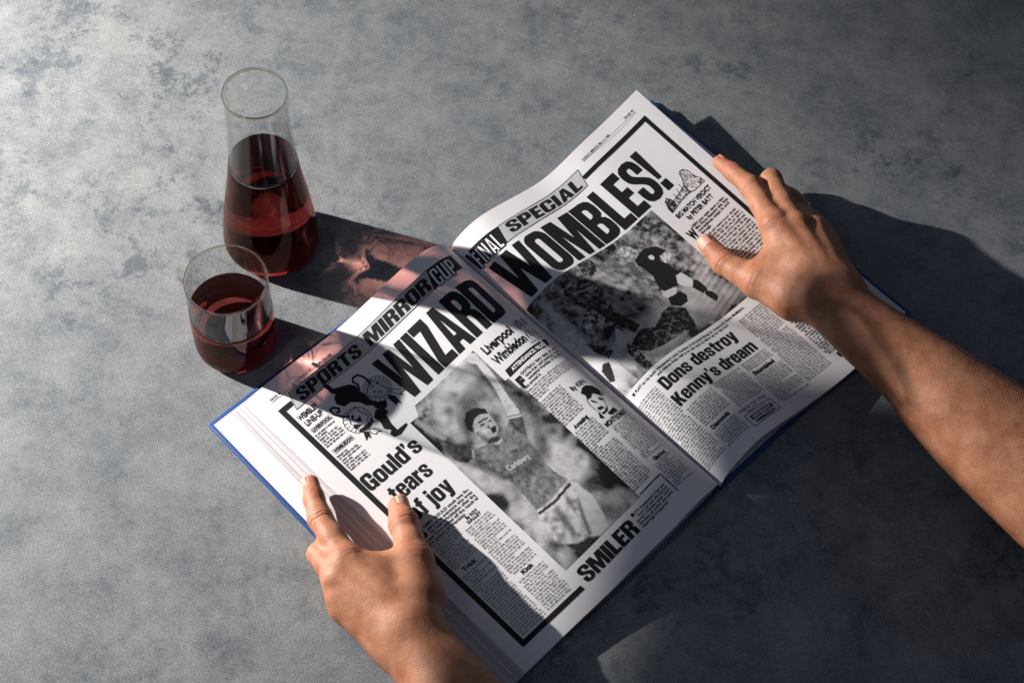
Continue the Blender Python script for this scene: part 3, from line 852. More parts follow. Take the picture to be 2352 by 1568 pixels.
I = Ink(); text(I, 'ATTENDANCE: 98,203', 174, 214, 131.6, 3.5, .035, 0, 1, -.3)
put(I, 'attendance_lettering', 'L', WHITE, T3, 0)
I = Ink(); text(I, 'F', 169.2, 175.4, 147.2, 9.6, .06)
for n, (a, b, s) in enumerate(((176.6, 218.5, 'OOTBALL fairy tales do still'), (178, 218.8, 'come true\u2014and yesterday those'), (178, 218.8, 'wonderful Wombles of Wimble-'), (170, 189, 'don proved it.'))):
    text(I, s, a, b, 139.0 + n * 3.5, 2.4, .03)
put(I, 'intro_text', 'L', step=0)
put(text(Ink(), 'By KEN', 197.4, 212.8, 177.6, 4.2, .02), 'byline', 'L', step=0)
put(text(Ink(), 'MONTGOMERY', 194.8, 222.3, 219.2, 4.6, .035), 'byline', 'L', step=0)
I = Ink()
for n, (a, b, s) in enumerate(((157, 192.3, "IT'S Wimbledon's Cup, and"), (157, 192.9, "here's the man who has just"), (152.8, 193.2, 'scored a Wembley upset. Lawrie'), (152.8, 193.4, 'Sanchez, all smiles, and arms'), (152.8, 183.7, 'raised high in happiness'))):
    text(I, s, a, b, 284.0 + n * 2.95, 2.15, .025)
I.rect(153, 281.4, 155.8, 284.2)
put(I, 'photo_caption', 'L', step=0)
I = Ink().rect(170.9, 275.0, 197.2, 275.9).rect(196.6, 275.9, 197.6, 295)
put(I, 'caption_rule', 'L', step=4)
I = Ink()
body(I, 169.5, 219, 151.2, 164.8, 2.45, .25); body(I, 169.5, 194, 165.4, 196.6, 2.45, .25)
body(I, 169.8, 194, 203.4, 273, 2.42, .25); body(I, 197.4, 222, 220.8, 260.4, 2.4, .22); body(I, 199.5, 222, 266.4, 293.4, 2.4, .22)
put(I, 'small_print', 'L', step=0)

# ---------------- right page print
I = Ink(); text(I, 'SUNDAY MIRROR, May 15, 1988', 148, 184.5, 13.0, 2.0, .008); text(I, 'PAGE 47', 207, 219, 12.4, 2.3, .012)
I.rect(148, 13.8, 219, 14.2)
put(I, 'page_header', 'R', step=0)
I = Ink().loops([[(135.8, 23.2), (222.4, 22.6), (222.4, 290), (218.2, 290), (218.2, 26.9), (136.4, 27.4)]])
put(I, 'thick_border', 'R', step=6)
I = Ink().loops([[(43.6, 17.9), (80, 16.6), (138.5, 15.6), (133.2, 32.9), (90, 33.2), (38, 35.6)]])
put(I, 'banner_tint', 'R', GREY, T1)
I = Ink().loops([[(4.5, 15.6), (20, 16.6), (43.6, 17.9), (38, 36.0), (5.1, 35.0)]])
I.stroke([(43.6, 17.9), (80, 16.6), (138.5, 15.6), (133.2, 32.9), (90, 33.2), (38, 35.6)], .45)
poster(I, 'SPECIAL', 47.5, 129.5, 19.0, 31.2, .05, .12)
put(I, 'banner_lettering', 'R')
put(poster(Ink(), 'FINAL', 7.0, 35.0, 19.5, 36.6, .06, .08), 'banner_lettering', 'R', WHITE, T3)
put(poster(Ink(), 'FINAL', 7.0, 35.0, 19.5, 36.6, .06, .08, .8), 'banner_lettering', 'R', INK, T3 + .0001)
put(poster(Ink(), 'WOMBLES!', 10.5, 190.0, 40.4, 87.8, .03), 'headline', 'R')
I = Ink(); poster(I, 'Dons destroy', 31.5, 116.6, 217.6, 229.6); poster(I, "Kenny's dream", 28.6, 121.8, 235.2, 247.2)
put(I, 'headline', 'R', step=4)
I = Ink(); text(I, 'BIG MATCH VERDICT', 167.2, 212.6, 113.2, 4.6, .03); text(I, 'by PETER BATT', 173.6, 207.4, 120.4, 4.6, .03)
put(I, 'sub_heading', 'R', step=5); I = Ink()
text(I, 'W', 160.6, 169.2, 136.8, 9.8, .06)
for n, (a, b, s) in enumerate(((169.8, 213.8, 'HEN you wish upon a star,'), (171, 215, 'like Dave Beasant did, fate'), (171, 213, 'sometimes steps in and'), (171, 184, 'through.'))):
    text(I, s, a, b, 127.8 + n * 3.35, 2.4, .03)
put(I, 'intro_text', 'R', step=5); I = Ink()
for n, (a, b, s) in enumerate(((13, 143.6, "FLAT on his back! Wimbledon's John Fashanu is knocked flying by Liverpool's Steve McMahon,"), (36, 119.2, 'and referee Brian Hill is on the spot to blow up for the foul'))):
    text(I, s, a, b, 211.6 + n * 3.6, 2.2, .028)
I.rect(9.2, 209.4, 11.6, 211.8)
put(I, 'photo_caption', 'R', step=5)
put(text(Ink(), 'Stumbled', 98.3, 122.8, 265.2, 3.9, .045), 'cross_heading', 'R', step=5)
put(text(Ink(), 'Diamonds', 32.2, 52.6, 280.2, 3.9, .045), 'cross_heading', 'R', step=5)
I = Ink(); text(I, 'MAN OF THE', 59, 89.6, 286.4, 3.5, -.002); text(I, 'MATCH', 65, 82.5, 291.0, 3.5, -.002)
I.stroke([(64, 289.6), (59.2, 289.8), (58.9, 301.9), (90.2, 301.2), (89.9, 289.2), (84, 289.2)], .6)
I.rect(62.4, 292.4, 86.8, 296.6); text(I, 'WIMBLEDON', 63, 86, 300.2, 2.4, .05)
put(I, 'award_box', 'R', step=5)
I = Ink(); text(I, 'DAVE BEASANT', 64, 85.4, 295.8, 2.5, .03)
put(I, 'award_lettering', 'R', WHITE, T3, 0)
I = Ink()
body(I, 161, 215.5, 140.0, 208.5, 3.2, .36); body(I, 163, 190, 214, 291.5, 2.7, .36)
I.rect(170, 292.6, 183.5, 297.2)
body(I, 4.6, 28, 218.8, 300.5, 2.5); body(I, 30, 60, 251.6, 275.6, 2.5); body(I, 30, 56, 282, 300.2, 2.5)
body(I, 63, 94, 250.6, 282, 2.5); body(I, 97, 126.5, 249.6, 260.6, 2.5); body(I, 95.5, 128.5, 266.6, 299.6, 2.5)
body(I, 129.5, 160, 216.6, 297.6, 2.5)
put(I, 'small_print', 'R', step=0)

# ---------------- drawings
A = ART['cup']
I = Ink()
for k in ('body', 'stem', 'foot', 'bird', 'ribA2', 'ribB1', 'band'):
    I.loops([A[k]])
for k in ('handle_a', 'handle_b'):
    I.stroke(A[k], 1.7)
for k, kr in (('rosA', 'rosAr'), ('rosB', 'rosBr')):
    c = np.array(A[k][0]); R = np.hypot(*(np.array(A[kr][0]) - c)) * .98
    ring = []
    for n in range(72):
        a = 2 * math.pi * n / 72
        ring.append(tuple(c + (R + .7 * abs(math.sin(9 * a))) * np.array([math.cos(a), math.sin(a)])))
    I.stroke(ring, .5, True)
    for n in range(18):
        a = 2 * math.pi * n / 18
        I.stroke([tuple(c + R * .72 * np.array([math.cos(a), math.sin(a)])), tuple(c + R * np.array([math.cos(a), math.sin(a)]))], .35)
for k in ('shieldA', 'shieldB', 'ribA1', 'ribB2'):
    I.stroke(A[k], .6, True)
c = np.array(A['shieldA']).mean(0)
for n in range(14):
    p = c + rng.uniform(-5, 5, 2); I.rect(p[0] - .6, p[1] - .5, p[0] + .6, p[1] + .5)
put(I, 'trophy_drawing', 'L', INK, T2, 6)
c = np.array(A['rosA'][0])
I = Ink().loops([[tuple(c + 10.8 * np.array([math.cos(a), math.sin(a)])) for a in np.linspace(0, 2 * math.pi, 40)[:-1]]])
put(I, 'rosette_tint', 'L', GREY, T1)
b = np.array(A['band'])
I = Ink(); text(I, 'LIVERPOOL', b[:, 0].min() + 1, b[:, 0].max() - 1, b[:, 1].mean() + 1, 1.8, .03)
put(I, 'emblem_lettering', 'L', WHITE, T3, 0)
A = ART['portrait']; I = Ink()
for k in ('hair', 'sh1', 'sh2', 'sh3', 'sh4', 'coat', 'coat2'):
    I.loops([A[k]])
I.stroke(A['face'], .45, True)
put(I, 'portrait_drawing', 'L', INK, T2, 3)
A = ART['stadium']; I = Ink()
for k in ('dome', 'wall', 'dome2'):
    I.stroke(A[k], .55, True)
    q = np.array(A[k]); lo, hi = q.min(0), q.max(0)
    pic_in = lambda p: sum(((ya > p[1]) != (yb > p[1])) and (p[0] < (xb - xa) * (p[1] - ya) / (yb - ya + 1e-9) + xa) for (xa, ya), (xb, yb) in zip(q, np.roll(q, -1, 0))) % 2
    for n in range(150):
        p = rng.uniform(lo, hi)
        if pic_in(p):
            if rng.rand() < .5:
                I.rect(p[0] - .2, p[1] - .9, p[0] + .2, p[1] + .9)
            else:
                I.rect(p[0] - .9, p[1] - .17, p[0] + .9, p[1] + .17)
for k in ('p1', 'p2', 'p3', 'p4'):
    I.stroke(A[k], .35)
put(I, 'stadium_drawing', 'R', INK, T2, 6)

# ---------------- printed photographs
A = ART['player']
pc = Picture(82.5, 95.5, 170, 277, .62)
u = (pc.Y - 95.5) / 181
pc.g = .20 + .07 * pc.cloud(9, 1) + .08 * pc.cloud(4, 2) + .025 * pc.cloud(1.5, 3)
pc.g += .16 * np.exp(-((pc.X - 100)**2 + (pc.Y - 235)**2) / 700) + .14 * np.exp(-((pc.X - 150)**2 + (pc.Y - 215)**2) / 900) + .12 * np.exp(-((pc.X - 135)**2 + (pc.Y - 108)**2) / 500)
pc.fill(A['light_a'], .42, 3, .06, 2, 4); pc.fill(A['light_b'], .40, 5, .07, 2.5, 5); pc.fill(A['light_c'], .40, 3, .05, 2, 6)
pc.fill([(92, 97), (118, 97), (121, 124), (110, 134), (104, 150), (97, 138), (93, 118)], .40, 2.0, .06, 2.2, 18)
pc.fill([(83, 130), (88, 150), (96, 164), (100, 180), (92, 196), (83, 186)], .38, 2.0, .05, 2.2, 19)
for k in ('dark_a', 'dark_b', 'dark_c'):
    pc.fill(A[k], .03, 1.6)
for (x, y, r, t) in ((160, 190, 5, .06), (150, 245, 6, .12), (95, 115, 6, .10), (112, 118, 4, .12), (162, 235, 4, .1), (92, 258, 5, .06), (90, 200, 4, .05), (125, 112, 4, .14)):
    pc.g += (t - pc.g) * np.exp(-((pc.X - x)**2 + (pc.Y - y)**2) / r**2) * .8
pc.fill(A['arm_low'], .12, .4, .03, 1.5, 7)
pc.fill([(85, 106), (90, 105), (92, 118), (95, 134), (91, 134), (86.5, 118)], .30, .8)
pc.fill(A['arm_up'], .46, .5, .05, 1.6, 8)
q = np.array(A['arm_up'])
pc.fill([tuple(p) for p in q[8:]] + [(146, 158), (150, 140), (152, 120), (151, 104)], .10, 1.4, amount=.8)
pc.fill([(163, 110), (169, 145), (169, 175), (158, 172), (153, 160), (160, 132)], .09, 1.6, .03, 1.5, 17, amount=.8)
pc.fill(A['arm_up'], .50, .35, .05, 1.6, 8)
for n in range(5):
    a_, b_ = q[5 + n % 3], q[12 - n % 3]; c_ = a_ * .4 + b_ * .6
    pc.g += (.2 - pc.g) * np.exp(-((pc.X - c_[0] + .6 * n)**2 + (pc.Y - c_[1] - n)**2) / 1.6) * .5
pc.fill(A['shirt'], .19, .3, .03, 1.2, 9)
q = np.array(A['shirt']); ctr = q.mean(0)
for n in range(16):
    y0 = 168 + n * 3.8; x = 100 + (n * 37 % 36)
    pc.fill([(x, y0), (x + 2.2, y0 + 1), (x + 4 - .3 * n, y0 + 17), (x + 2.5 - .3 * n, y0 + 17)], .30 if n % 2 else .06, .7, amount=.7)
pc.fill(A['sleeve_up'], .12, .6, .03, 1.4, 11)
for pts in (((97.5, 160.5), (101.5, 155), (102.8, 156), (99, 161.5)), ((141, 156), (151.8, 162.6), (151.5, 164.2), (140.8, 157.6))):
    pc.fill(pts, .5, .3)
pc.fill(A['shorts'], .42, .6, .10, 1.6, 12)
pc.fill([(101, 229), (118, 231), (138, 229.5), (138, 232), (118, 233.6), (101, 231.5)], .06, .4)
pc.fill([(112, 236), (117, 236), (112, 262), (106, 264)], .08, 1.2, amount=.75); pc.fill([(126, 235), (129, 236), (124, 252), (121, 256)], .10, 1, amount=.7)
pc.fill(A['thigh'], .50, .6, .03, 2, 13); pc.fill([(132, 243), (134, 243), (120, 271), (116.5, 270.5), (123.7, 255)], .08, .8, amount=.8)
pc.fill(A['leg_low'], .07, .6)
pc.fill(A['face'], .34, .3, .02, 1.5, 14)
pc.fill(A['jaw'], .17, .5); pc.fill(A['cheek'], .46, .6)
pc.fill(A['hair'], .018, .3)
pc.fill(A['crest_mouth'], .03, .4)
for k, v_ in (('brow', .05), ('eye1', .03), ('eye2', .03), ('nose', .12), ('ear', .2)):
    pc.fill(A[k], v_, .25)
pc.fill([(113.5, 160), (120, 158.5), (124.5, 161.5), (125, 166.5), (118, 163.5)], .07, .6); pc.fill([(116, 161.5), (121, 165.5), (126, 165), (126, 166.6), (120.5, 167.4)], .4, .4)
pc.fill([(96, 98), (106, 96), (112, 100), (100, 112), (90, 112), (86, 106)], .22, 2.2, .08, 1.2, 15)
pc.g += rng.randn(*pc.g.shape) * .028
cut = (pc.Y < 133) & (pc.X > 163.2 - (pc.Y - 100) * .0) | ((pc.Y < 146) & (pc.X > 167))
cut |= (pc.Y < 104) & (pc.X < 96 - (pc.Y - 95) * .5)
pho = pc.build('printed_photo', 'L', None, T1, cut); pho.parent = PAGE['L']; pho['label'] = 'printed photo of a cheering footballer with raised arms'
I = Ink(); text(I, 'Carlsberg', 110.0, 131.0, 189, 5.2, .03, 0, .95, 4.5)
put(I, 'shirt_lettering', 'L', mat_ink('pale_grey_ink', (.50, .49, .50)), T3, 4)

A = ART['match']
pc = Picture(4.8, 90.4, 156, 206, .64)
pc.g = .165 + .035 * pc.cloud(7, 21) + .075 * np.maximum(pc.cloud(1.7, 22), -.8) + .03 * pc.cloud(.8, 23)
pc.fill(A['crowd_pale'], .30, 3.5, .10, 1.6, 24)
pc.fill(A['grass'], .33, 2.5, .03, 2.5, 25)
pc.g = np.where(pc.X < 22, pc.g + np.clip((pc.Y - 120) / 60, 0, 1) * .20, pc.g)
pc.fill(A['pale_board'], .40, 1.5, .05, 1.5, 26)
bl = np.clip((pc.Y - 178) / 25, 0, 1) * np.clip((pc.X - 5) / 20, .35, 1); pc.g = pc.g * (1 - .35 * bl)
pc.g += .045 * np.sin((pc.Y + .25 * pc.X) * 1.1) * np.clip((pc.X - 110) / 30, 0, 1) * np.clip((pc.Y - 130) / 30, 0, 1)
tone = {'bend_thigh': .05, 'bend_shorts': .22, 'sock_dark': .045, 'leg_pale': .42, 'low_dark': .06, 'boot': .015, 'sock_pale': .40, 'leg_dark': .05,
        'bend_body': .085, 'bend_arm': .16, 'bend_head': .07, 'sit_body': .05, 'sit_arm': .045, 'sit_head': .014,
        'ref_leg2': .44, 'ref_leg': .46, 'ref_sock': .016, 'ref_boot': .02, 'ref_arm': .14, 'ref_head': .36, 'referee': .010, 'ref_hand': .38, 'badge': .5}
tx = {'bend_shorts': .13, 'bend_body': .06, 'sit_body': .05, 'bend_arm': .09, 'ref_head': .12, 'ref_hand': .1, 'low_dark': .06, 'leg_dark': .06, 'bend_thigh': .045, 'bend_head': .05, 'sit_arm': .03, 'sock_dark': .03}
for n, (k, t) in enumerate(tone.items()):
    pc.fill(A[k], t, .3, tx.get(k, 0), .8, 30 + n)
for pts, t in ((((44, 111), (58, 117), (57.4, 118.4), (43.5, 112.5)), .3), (((39, 150), (46, 153), (45.6, 154), (38.6, 151)), .34), (((38.5, 152), (45.4, 155), (45, 156), (38, 153)), .34)):
    pc.fill(pts, t, .3)
for k, n in (('bend_body', 9), ('bend_shorts', 6), ('bend_thigh', 5), ('leg_dark', 4), ('low_dark', 5), ('ref_arm', 2)):
    lo, hi = np.array(A[k]).min(0), np.array(A[k]).max(0)
    for _ in range(n):
        x, y = rng.uniform(lo + 1, hi - 1); w_ = rng.uniform(2, 5)
        pc.fill([(x, y), (x + w_, y + .4 * w_), (x + w_ - .4, y + .4 * w_ + .9), (x - .4, y + .9)], rng.choice([.03, .26, .36]), .3, amount=.7)
q = np.array(A['sit_body']).mean(0)
for n in range(16):
    x, y = q + rng.uniform(-15, 15, 2); pc.fill([(x, y), (x + 5, y + 1.5), (x + 4.6, y + 2.4), (x - .3, y + .9)], .26, .35, amount=.7)
pc.g += rng.randn(*pc.g.shape) * .022
pho = pc.build('printed_photo', 'R', None, T1); pho.parent = PAGE['R']; pho['label'] = 'printed photo of a tackle with the referee running in'
q = np.array(A['bend_body']).mean(0)
I = Ink(); text(I, 'Crown', q[0] + 1, q[0] + 9, q[1] - 1, 2.2, .03); text(I, 'Paints', q[0] + 1, q[0] + 9, q[1] + 2, 2.2, .03)
put(I, 'shirt_lettering', 'R', bpy.data.materials['pale_grey_ink'], T3, 4)

# ------------------------------------------------------------------ glassware
def lathe(name, prof, mat, parent, seg=96, close=True):
    pr = np.array(prof); a = np.linspace(0, 2 * math.pi, seg, endpoint=False)
    V, F = [], []
    rings = []
    for r, z in pr:
        if r < 1e-6:
            rings.append([len(V)]); V.append((0, 0, z))
        else:
            rings.append(list(range(len(V), len(V) + seg)))
            V += [(r * math.cos(t), r * math.sin(t), z) for t in a]
    n = len(rings)
    for i in range(n if close else n - 1):
        A_, B_ = rings[i], rings[(i + 1) % n]
        if len(A_) == 1 and len(B_) == 1:
            continue
        for k in range(seg):
            k2 = (k + 1) % seg
            if len(A_) == 1:
                F.append((A_[0], B_[k2], B_[k]))
            elif len(B_) == 1:
                F.append((A_[k], A_[k2], B_[0]))
            else:
                F.append((A_[k], A_[k2], B_[k2], B_[k]))
    me = mesh_from(name, V, F)
    o = link(name, me, mat, parent, True)
    o.cycles.is_caustics_caster = True
    return o

def smooth_prof(pts, n=60):
    p = np.array(pts, float)
    p3 = np.c_[p, np.zeros(len(p))] * 1000
    return spline(p3, n)[:, :2]

car = empty('wine_carafe', (-.2144, .0684, 0), 'tall glass carafe half filled with red wine, narrow neck and wide base', 'carafe')
outer = smooth_prof([(.031, .0002), (.0375, .0035), (.0402, .012), (.0398, .020), (.0366, .050), (.0318, .083), (.0280, .112), (.0258, .137), (.0247, .160), (.0244, .178), (.0249, .1974)], 90)
lvl = .114
def r_at(z):
    return float(np.interp(z, outer[:, 1], outer[:, 0]))
up = outer[outer[:, 1] > lvl + .0006]
wall = .0014
inner = np.c_[up[:, 0] - wall, up[:, 1]]
rim = [(up[-1, 0] - .0001, up[-1, 1] + .0006), (up[-1, 0] - wall / 2, up[-1, 1] + .0010), (up[-1, 0] - wall + .0001, up[-1, 1] + .0006)]
prof = [(r_at(lvl) , lvl + .0003)] + [tuple(p) for p in up] + rim + [tuple(p) for p in inner[::-1]] + [(r_at(lvl) - wall, lvl + .0003)]
g_ = lathe('glass_body', prof, GLASS, car); g_.cycles.is_caustics_caster = False
tor = lambda r, z, k: [(r + k * math.cos(a), z + k * 1.1 * math.sin(a)) for a in np.linspace(0, 2 * math.pi, 13)[:-1]]
lathe('rim', tor(up[-1, 0] - wall / 2, up[-1, 1] + .0004, .0011), RIM, car).cycles.is_caustics_caster = False
low = outer[outer[:, 1] < lvl - .0004]
wine = [(0, .0002)] + [tuple(p) for p in low] + [(r_at(lvl) - .0002, lvl), (r_at(lvl) - .0010, lvl - .0002), (r_at(lvl) - .0026, lvl - .0010), (0, lvl - .0011)]
lathe('wine', wine, WINE, car, close=False)

gl = empty('wine_tumbler', (-.2253, -.0338, 0), 'short straight glass tumbler half filled with red wine', 'tumbler')
outer = smooth_prof([(.0265, .0002), (.0308, .0022), (.0328, .0075), (.0333, .02), (.0331, .05), (.0326, .075), (.0323, .0943)], 70)
lvl = .054
up = outer[outer[:, 1] > lvl + .0006]
wall = .0011
inner = np.c_[up[:, 0] - wall, up[:, 1]]
rim = [(up[-1, 0] - .0001, up[-1, 1] + .0005), (up[-1, 0] - wall / 2, up[-1, 1] + .0008), (up[-1, 0] - wall + .0001, up[-1, 1] + .0005)]
prof = [(r_at(lvl), lvl + .0003)] + [tuple(p) for p in up] + rim + [tuple(p) for p in inner[::-1]] + [(r_at(lvl) - wall, lvl + .0003)]
g_ = lathe('glass_body', prof, GLASS, gl); g_.cycles.is_caustics_caster = False
lathe('rim', tor(up[-1, 0] - wall / 2, up[-1, 1] + .0003, .0008), RIM, gl).cycles.is_caustics_caster = False
low = outer[outer[:, 1] < lvl - .0004]
wine = [(0, .0002)] + [tuple(p) for p in low] + [(r_at(lvl) - .0002, lvl), (r_at(lvl) - .0010, lvl - .0002), (r_at(lvl) - .0026, lvl - .0010), (0, lvl - .0011)]
lathe('wine', wine, WINE, gl, close=False)
for o in (table, PAGE['L'], PAGE['R']):
    o.cycles.is_caustics_receiver = True

# ------------------------------------------------------------------ the reader's arms
HANDS = {
 'L': {
  'index': [[-140.6, -159.7, 18.0, 6.6], [-135.7, -173.6, 21.0, 7.9], [-127.4, -191.8, 26.0, 9.3], [-115.3, -208.4, 31.0, 9.9], [-101.5, -226.5, 35.0, 12.5]],
  'thumb': [[-70.8, -169.5, 18.0, 8.2], [-64.6, -185.5, 23.0, 11.0], [-57.0, -204.0, 28.0, 11.2], [-51.5, -219.6, 32.0, 13.5], [-43.6, -248.4, 35.0, 17.5]],
  'middle': [[-105.2, -241.3, 35.0, 12], [-114.5, -230.2, 31.0, 9.8], [-123.5, -219.7, 24.0, 8.8], [-119.0, -217.2, 13.0, 8], [-110.4, -218.0, 9.0, 7.5]],
  'ring': [[-99.4, -252.6, 31.0, 12], [-109.7, -235.2, 14.0, 8.4], [-102.1, -234.0, 9.0, 7.5]],
  'little': [[-96.6, -259.7, 26.0, 11.5], [-103.5, -245.8, 11.0, 7.5], [-96.9, -245.1, 8.5, 7]],
  'palm': [[[-101.5, -226.5, 35.0, 12.5], [-46.5, -271.3, 39.0, 18]], [[-105.2, -241.3, 35.0, 12], [-50.1, -272.9, 39.0, 19]], [[-99.4, -252.6, 31.0, 12], [-54.9, -277.0, 36.0, 19]], [[-96.6, -259.7, 26.0, 11.5], [-58.8, -280.7, 32.0, 18]], [[-43.6, -248.4, 35.0, 17], [-42.8, -273.9, 38.0, 16]], [[-51.5, -219.6, 32.0, 12], [-92.0, -230.3, 33.0, 10]], [[-74.8, -240.4, 34.0, 13], [-51.5, -247.5, 36.0, 13]]],
  'arm': [[[-42.3, -277.6, 39.0, 18], [-12.8, -311.7, 42.0, 24], [20.0, -351.8, 48.0, 31]], [[-53.6, -282.4, 34.0, 18], [-20.8, -311.4, 38.0, 24.5], [15.9, -351.2, 44.0, 32]]],
  'extra': [[[-101.5, -226.5, 38.9, 9.6], [-101.5, -226.5, 38.4, 9.4]], [[-105.2, -241.3, 38.7, 9.6], [-105.2, -241.3, 38.2, 9.4]], [[-99.4, -252.6, 34.1, 9.6], [-99.4, -252.6, 33.6, 9.4]], [[-96.6, -259.7, 28.7, 9.6], [-96.6, -259.7, 28.2, 9.4]], [[-94.9, -231.9, 44.8, 4.2], [-60.2, -260.1, 50.0, 4.2]], [[-98.6, -245.1, 44.3, 4.2], [-63.9, -265.0, 50.6, 4.2]], [[-94.1, -255.5, 40.4, 4.2], [-66.0, -270.9, 47.4, 4.2]]],
 },
 'R': {
  'index': [[161.2, 190.7, 30.0, 6.4], [172.9, 177.6, 35.0, 7.7], [187.3, 157.6, 44.0, 9.5], [195.3, 138.1, 49.0, 9.6], [206.3, 113.4, 54.0, 12.5]],
  'thumb': [[155.0, 107.2, 24.0, 8.2], [169.7, 87.5, 27.0, 10.2], [182.6, 76.6, 32.0, 10.6], [197.2, 66.9, 37.0, 14], [227.6, 51.4, 44.0, 19]],
  'middle': [[224.5, 111.6, 56.0, 12], [213.7, 138.7, 51.0, 9.8], [205.1, 169.8, 42.0, 9.0], [206.3, 175.1, 27.0, 8], [217.7, 171.3, 16.0, 7.5]],
  'ring': [[241.0, 112.9, 52.0, 12], [229.6, 140.4, 37.0, 8.8], [234.3, 147.1, 18.0, 7.8]],
  'little': [[250.8, 111.0, 44.0, 11.5], [245.2, 142.2, 25.0, 8], [247.9, 142.6, 13.0, 7.2]],
  'palm': [[[206.3, 113.4, 54.0, 12.5], [244.8, 50.4, 57.0, 18]], [[224.5, 111.6, 56.0, 12], [252.4, 52.4, 58.0, 18]], [[241.0, 112.9, 52.0, 12], [259.3, 57.8, 56.0, 18]], [[250.6, 110.3, 45.0, 11.5], [260.0, 62.1, 53.0, 16]], [[227.2, 50.1, 46.0, 19], [249.5, 45.3, 54.0, 19]], [[197.2, 66.9, 37.0, 12], [210.5, 94.6, 46.0, 10]], [[213.3, 75.4, 47.0, 14], [233.3, 62.0, 53.0, 14]], [[229.8, 60.3, 33.0, 18], [257.7, 72.9, 32.0, 17]], [[221.9, 93.5, 36.0, 15], [255.1, 100.3, 31.0, 16]], [[237.4, 129.2, 30.0, 14], [263.5, 94.9, 24.0, 16]], [[224.1, 158.3, 26.0, 11], [246.9, 134.8, 24.0, 13]], [[205.0, 182.1, 22.0, 9], [224.5, 159.8, 24.0, 11]]],
  'arm': [[[260.0, 50.2, 56.0, 17], [281.8, 28.8, 56.0, 20], [329.9, -5.1, 54.0, 26], [353.4, -23.1, 53.0, 30], [394.7, -52.7, 52.0, 35], [462.2, -107.5, 56.0, 42]], [[253.1, 41.4, 55.0, 18.5], [274.6, 20.6, 55.0, 22], [321.7, -15.2, 53.0, 27.5], [343.0, -36.7, 52.0, 31], [379.8, -69.5, 51.0, 36.5], [444.3, -126.3, 54.0, 42]]],
  'extra': [[[206.3, 113.4, 57.9, 9.6], [206.3, 113.4, 57.4, 9.4]], [[224.5, 111.6, 59.7, 9.6], [224.5, 111.6, 59.2, 9.4]], [[241.0, 112.9, 55.1, 9.6], [241.0, 112.9, 54.6, 9.4]], [[250.8, 111.0, 46.7, 9.6], [250.8, 111.0, 46.2, 9.4]], [[210.9, 105.8, 63.7, 4.2], [235.2, 66.2, 68.3, 4.2]], [[227.8, 104.5, 65.0, 4.2], [245.4, 67.2, 69.4, 4.2]], [[243.2, 106.3, 61.3, 4.2], [254.7, 71.6, 66.9, 4.2]]],
 },
}

def smin(a, b, k):
    h = np.maximum(k - np.abs(a - b), 0) / k
    return np.minimum(a, b) - h * h * k * .25

class Field:
    def __init__(self, lo, hi, step):
        self.lo = np.array(lo, float); self.step = step
        self.n = np.ceil((np.array(hi) - self.lo) / step).astype(int) + 1
        self.ax = [self.lo[i] + np.arange(self.n[i]) * step for i in range(3)]
    def new(self):
        return np.full(self.n, 60.0, np.float32)
    def cap(self, F, a, b, k):
        A, ra = np.array(a[:3]), a[3]; B, rb = np.array(b[:3]), b[3]
        m = max(ra, rb) + 16
        lo, hi = np.minimum(A, B) - m, np.maximum(A, B) + m
        sl = tuple(slice(max(0, int((lo[i] - self.lo[i]) / self.step)), min(self.n[i], int((hi[i] - self.lo[i]) / self.step) + 2)) for i in range(3))
        X = self.ax[0][sl[0]][:, None, None] - A[0]; Y = self.ax[1][sl[1]][None, :, None] - A[1]; Z = self.ax[2][sl[2]][None, None, :] - A[2]
        d = B - A; L2 = d @ d + 1e-9
        t = np.clip((X * d[0] + Y * d[1] + Z * d[2]) / L2, 0, 1)
        D = np.sqrt((X - t * d[0])**2 + (Y - t * d[1])**2 + (Z - t * d[2])**2) - (ra + t * (rb - ra))
        F[sl] = smin(F[sl], D.astype(np.float32), k)
    def chain(self, F, pts, k):
        for a, b in zip(pts[:-1], pts[1:]):
            self.cap(F, a, b, k)

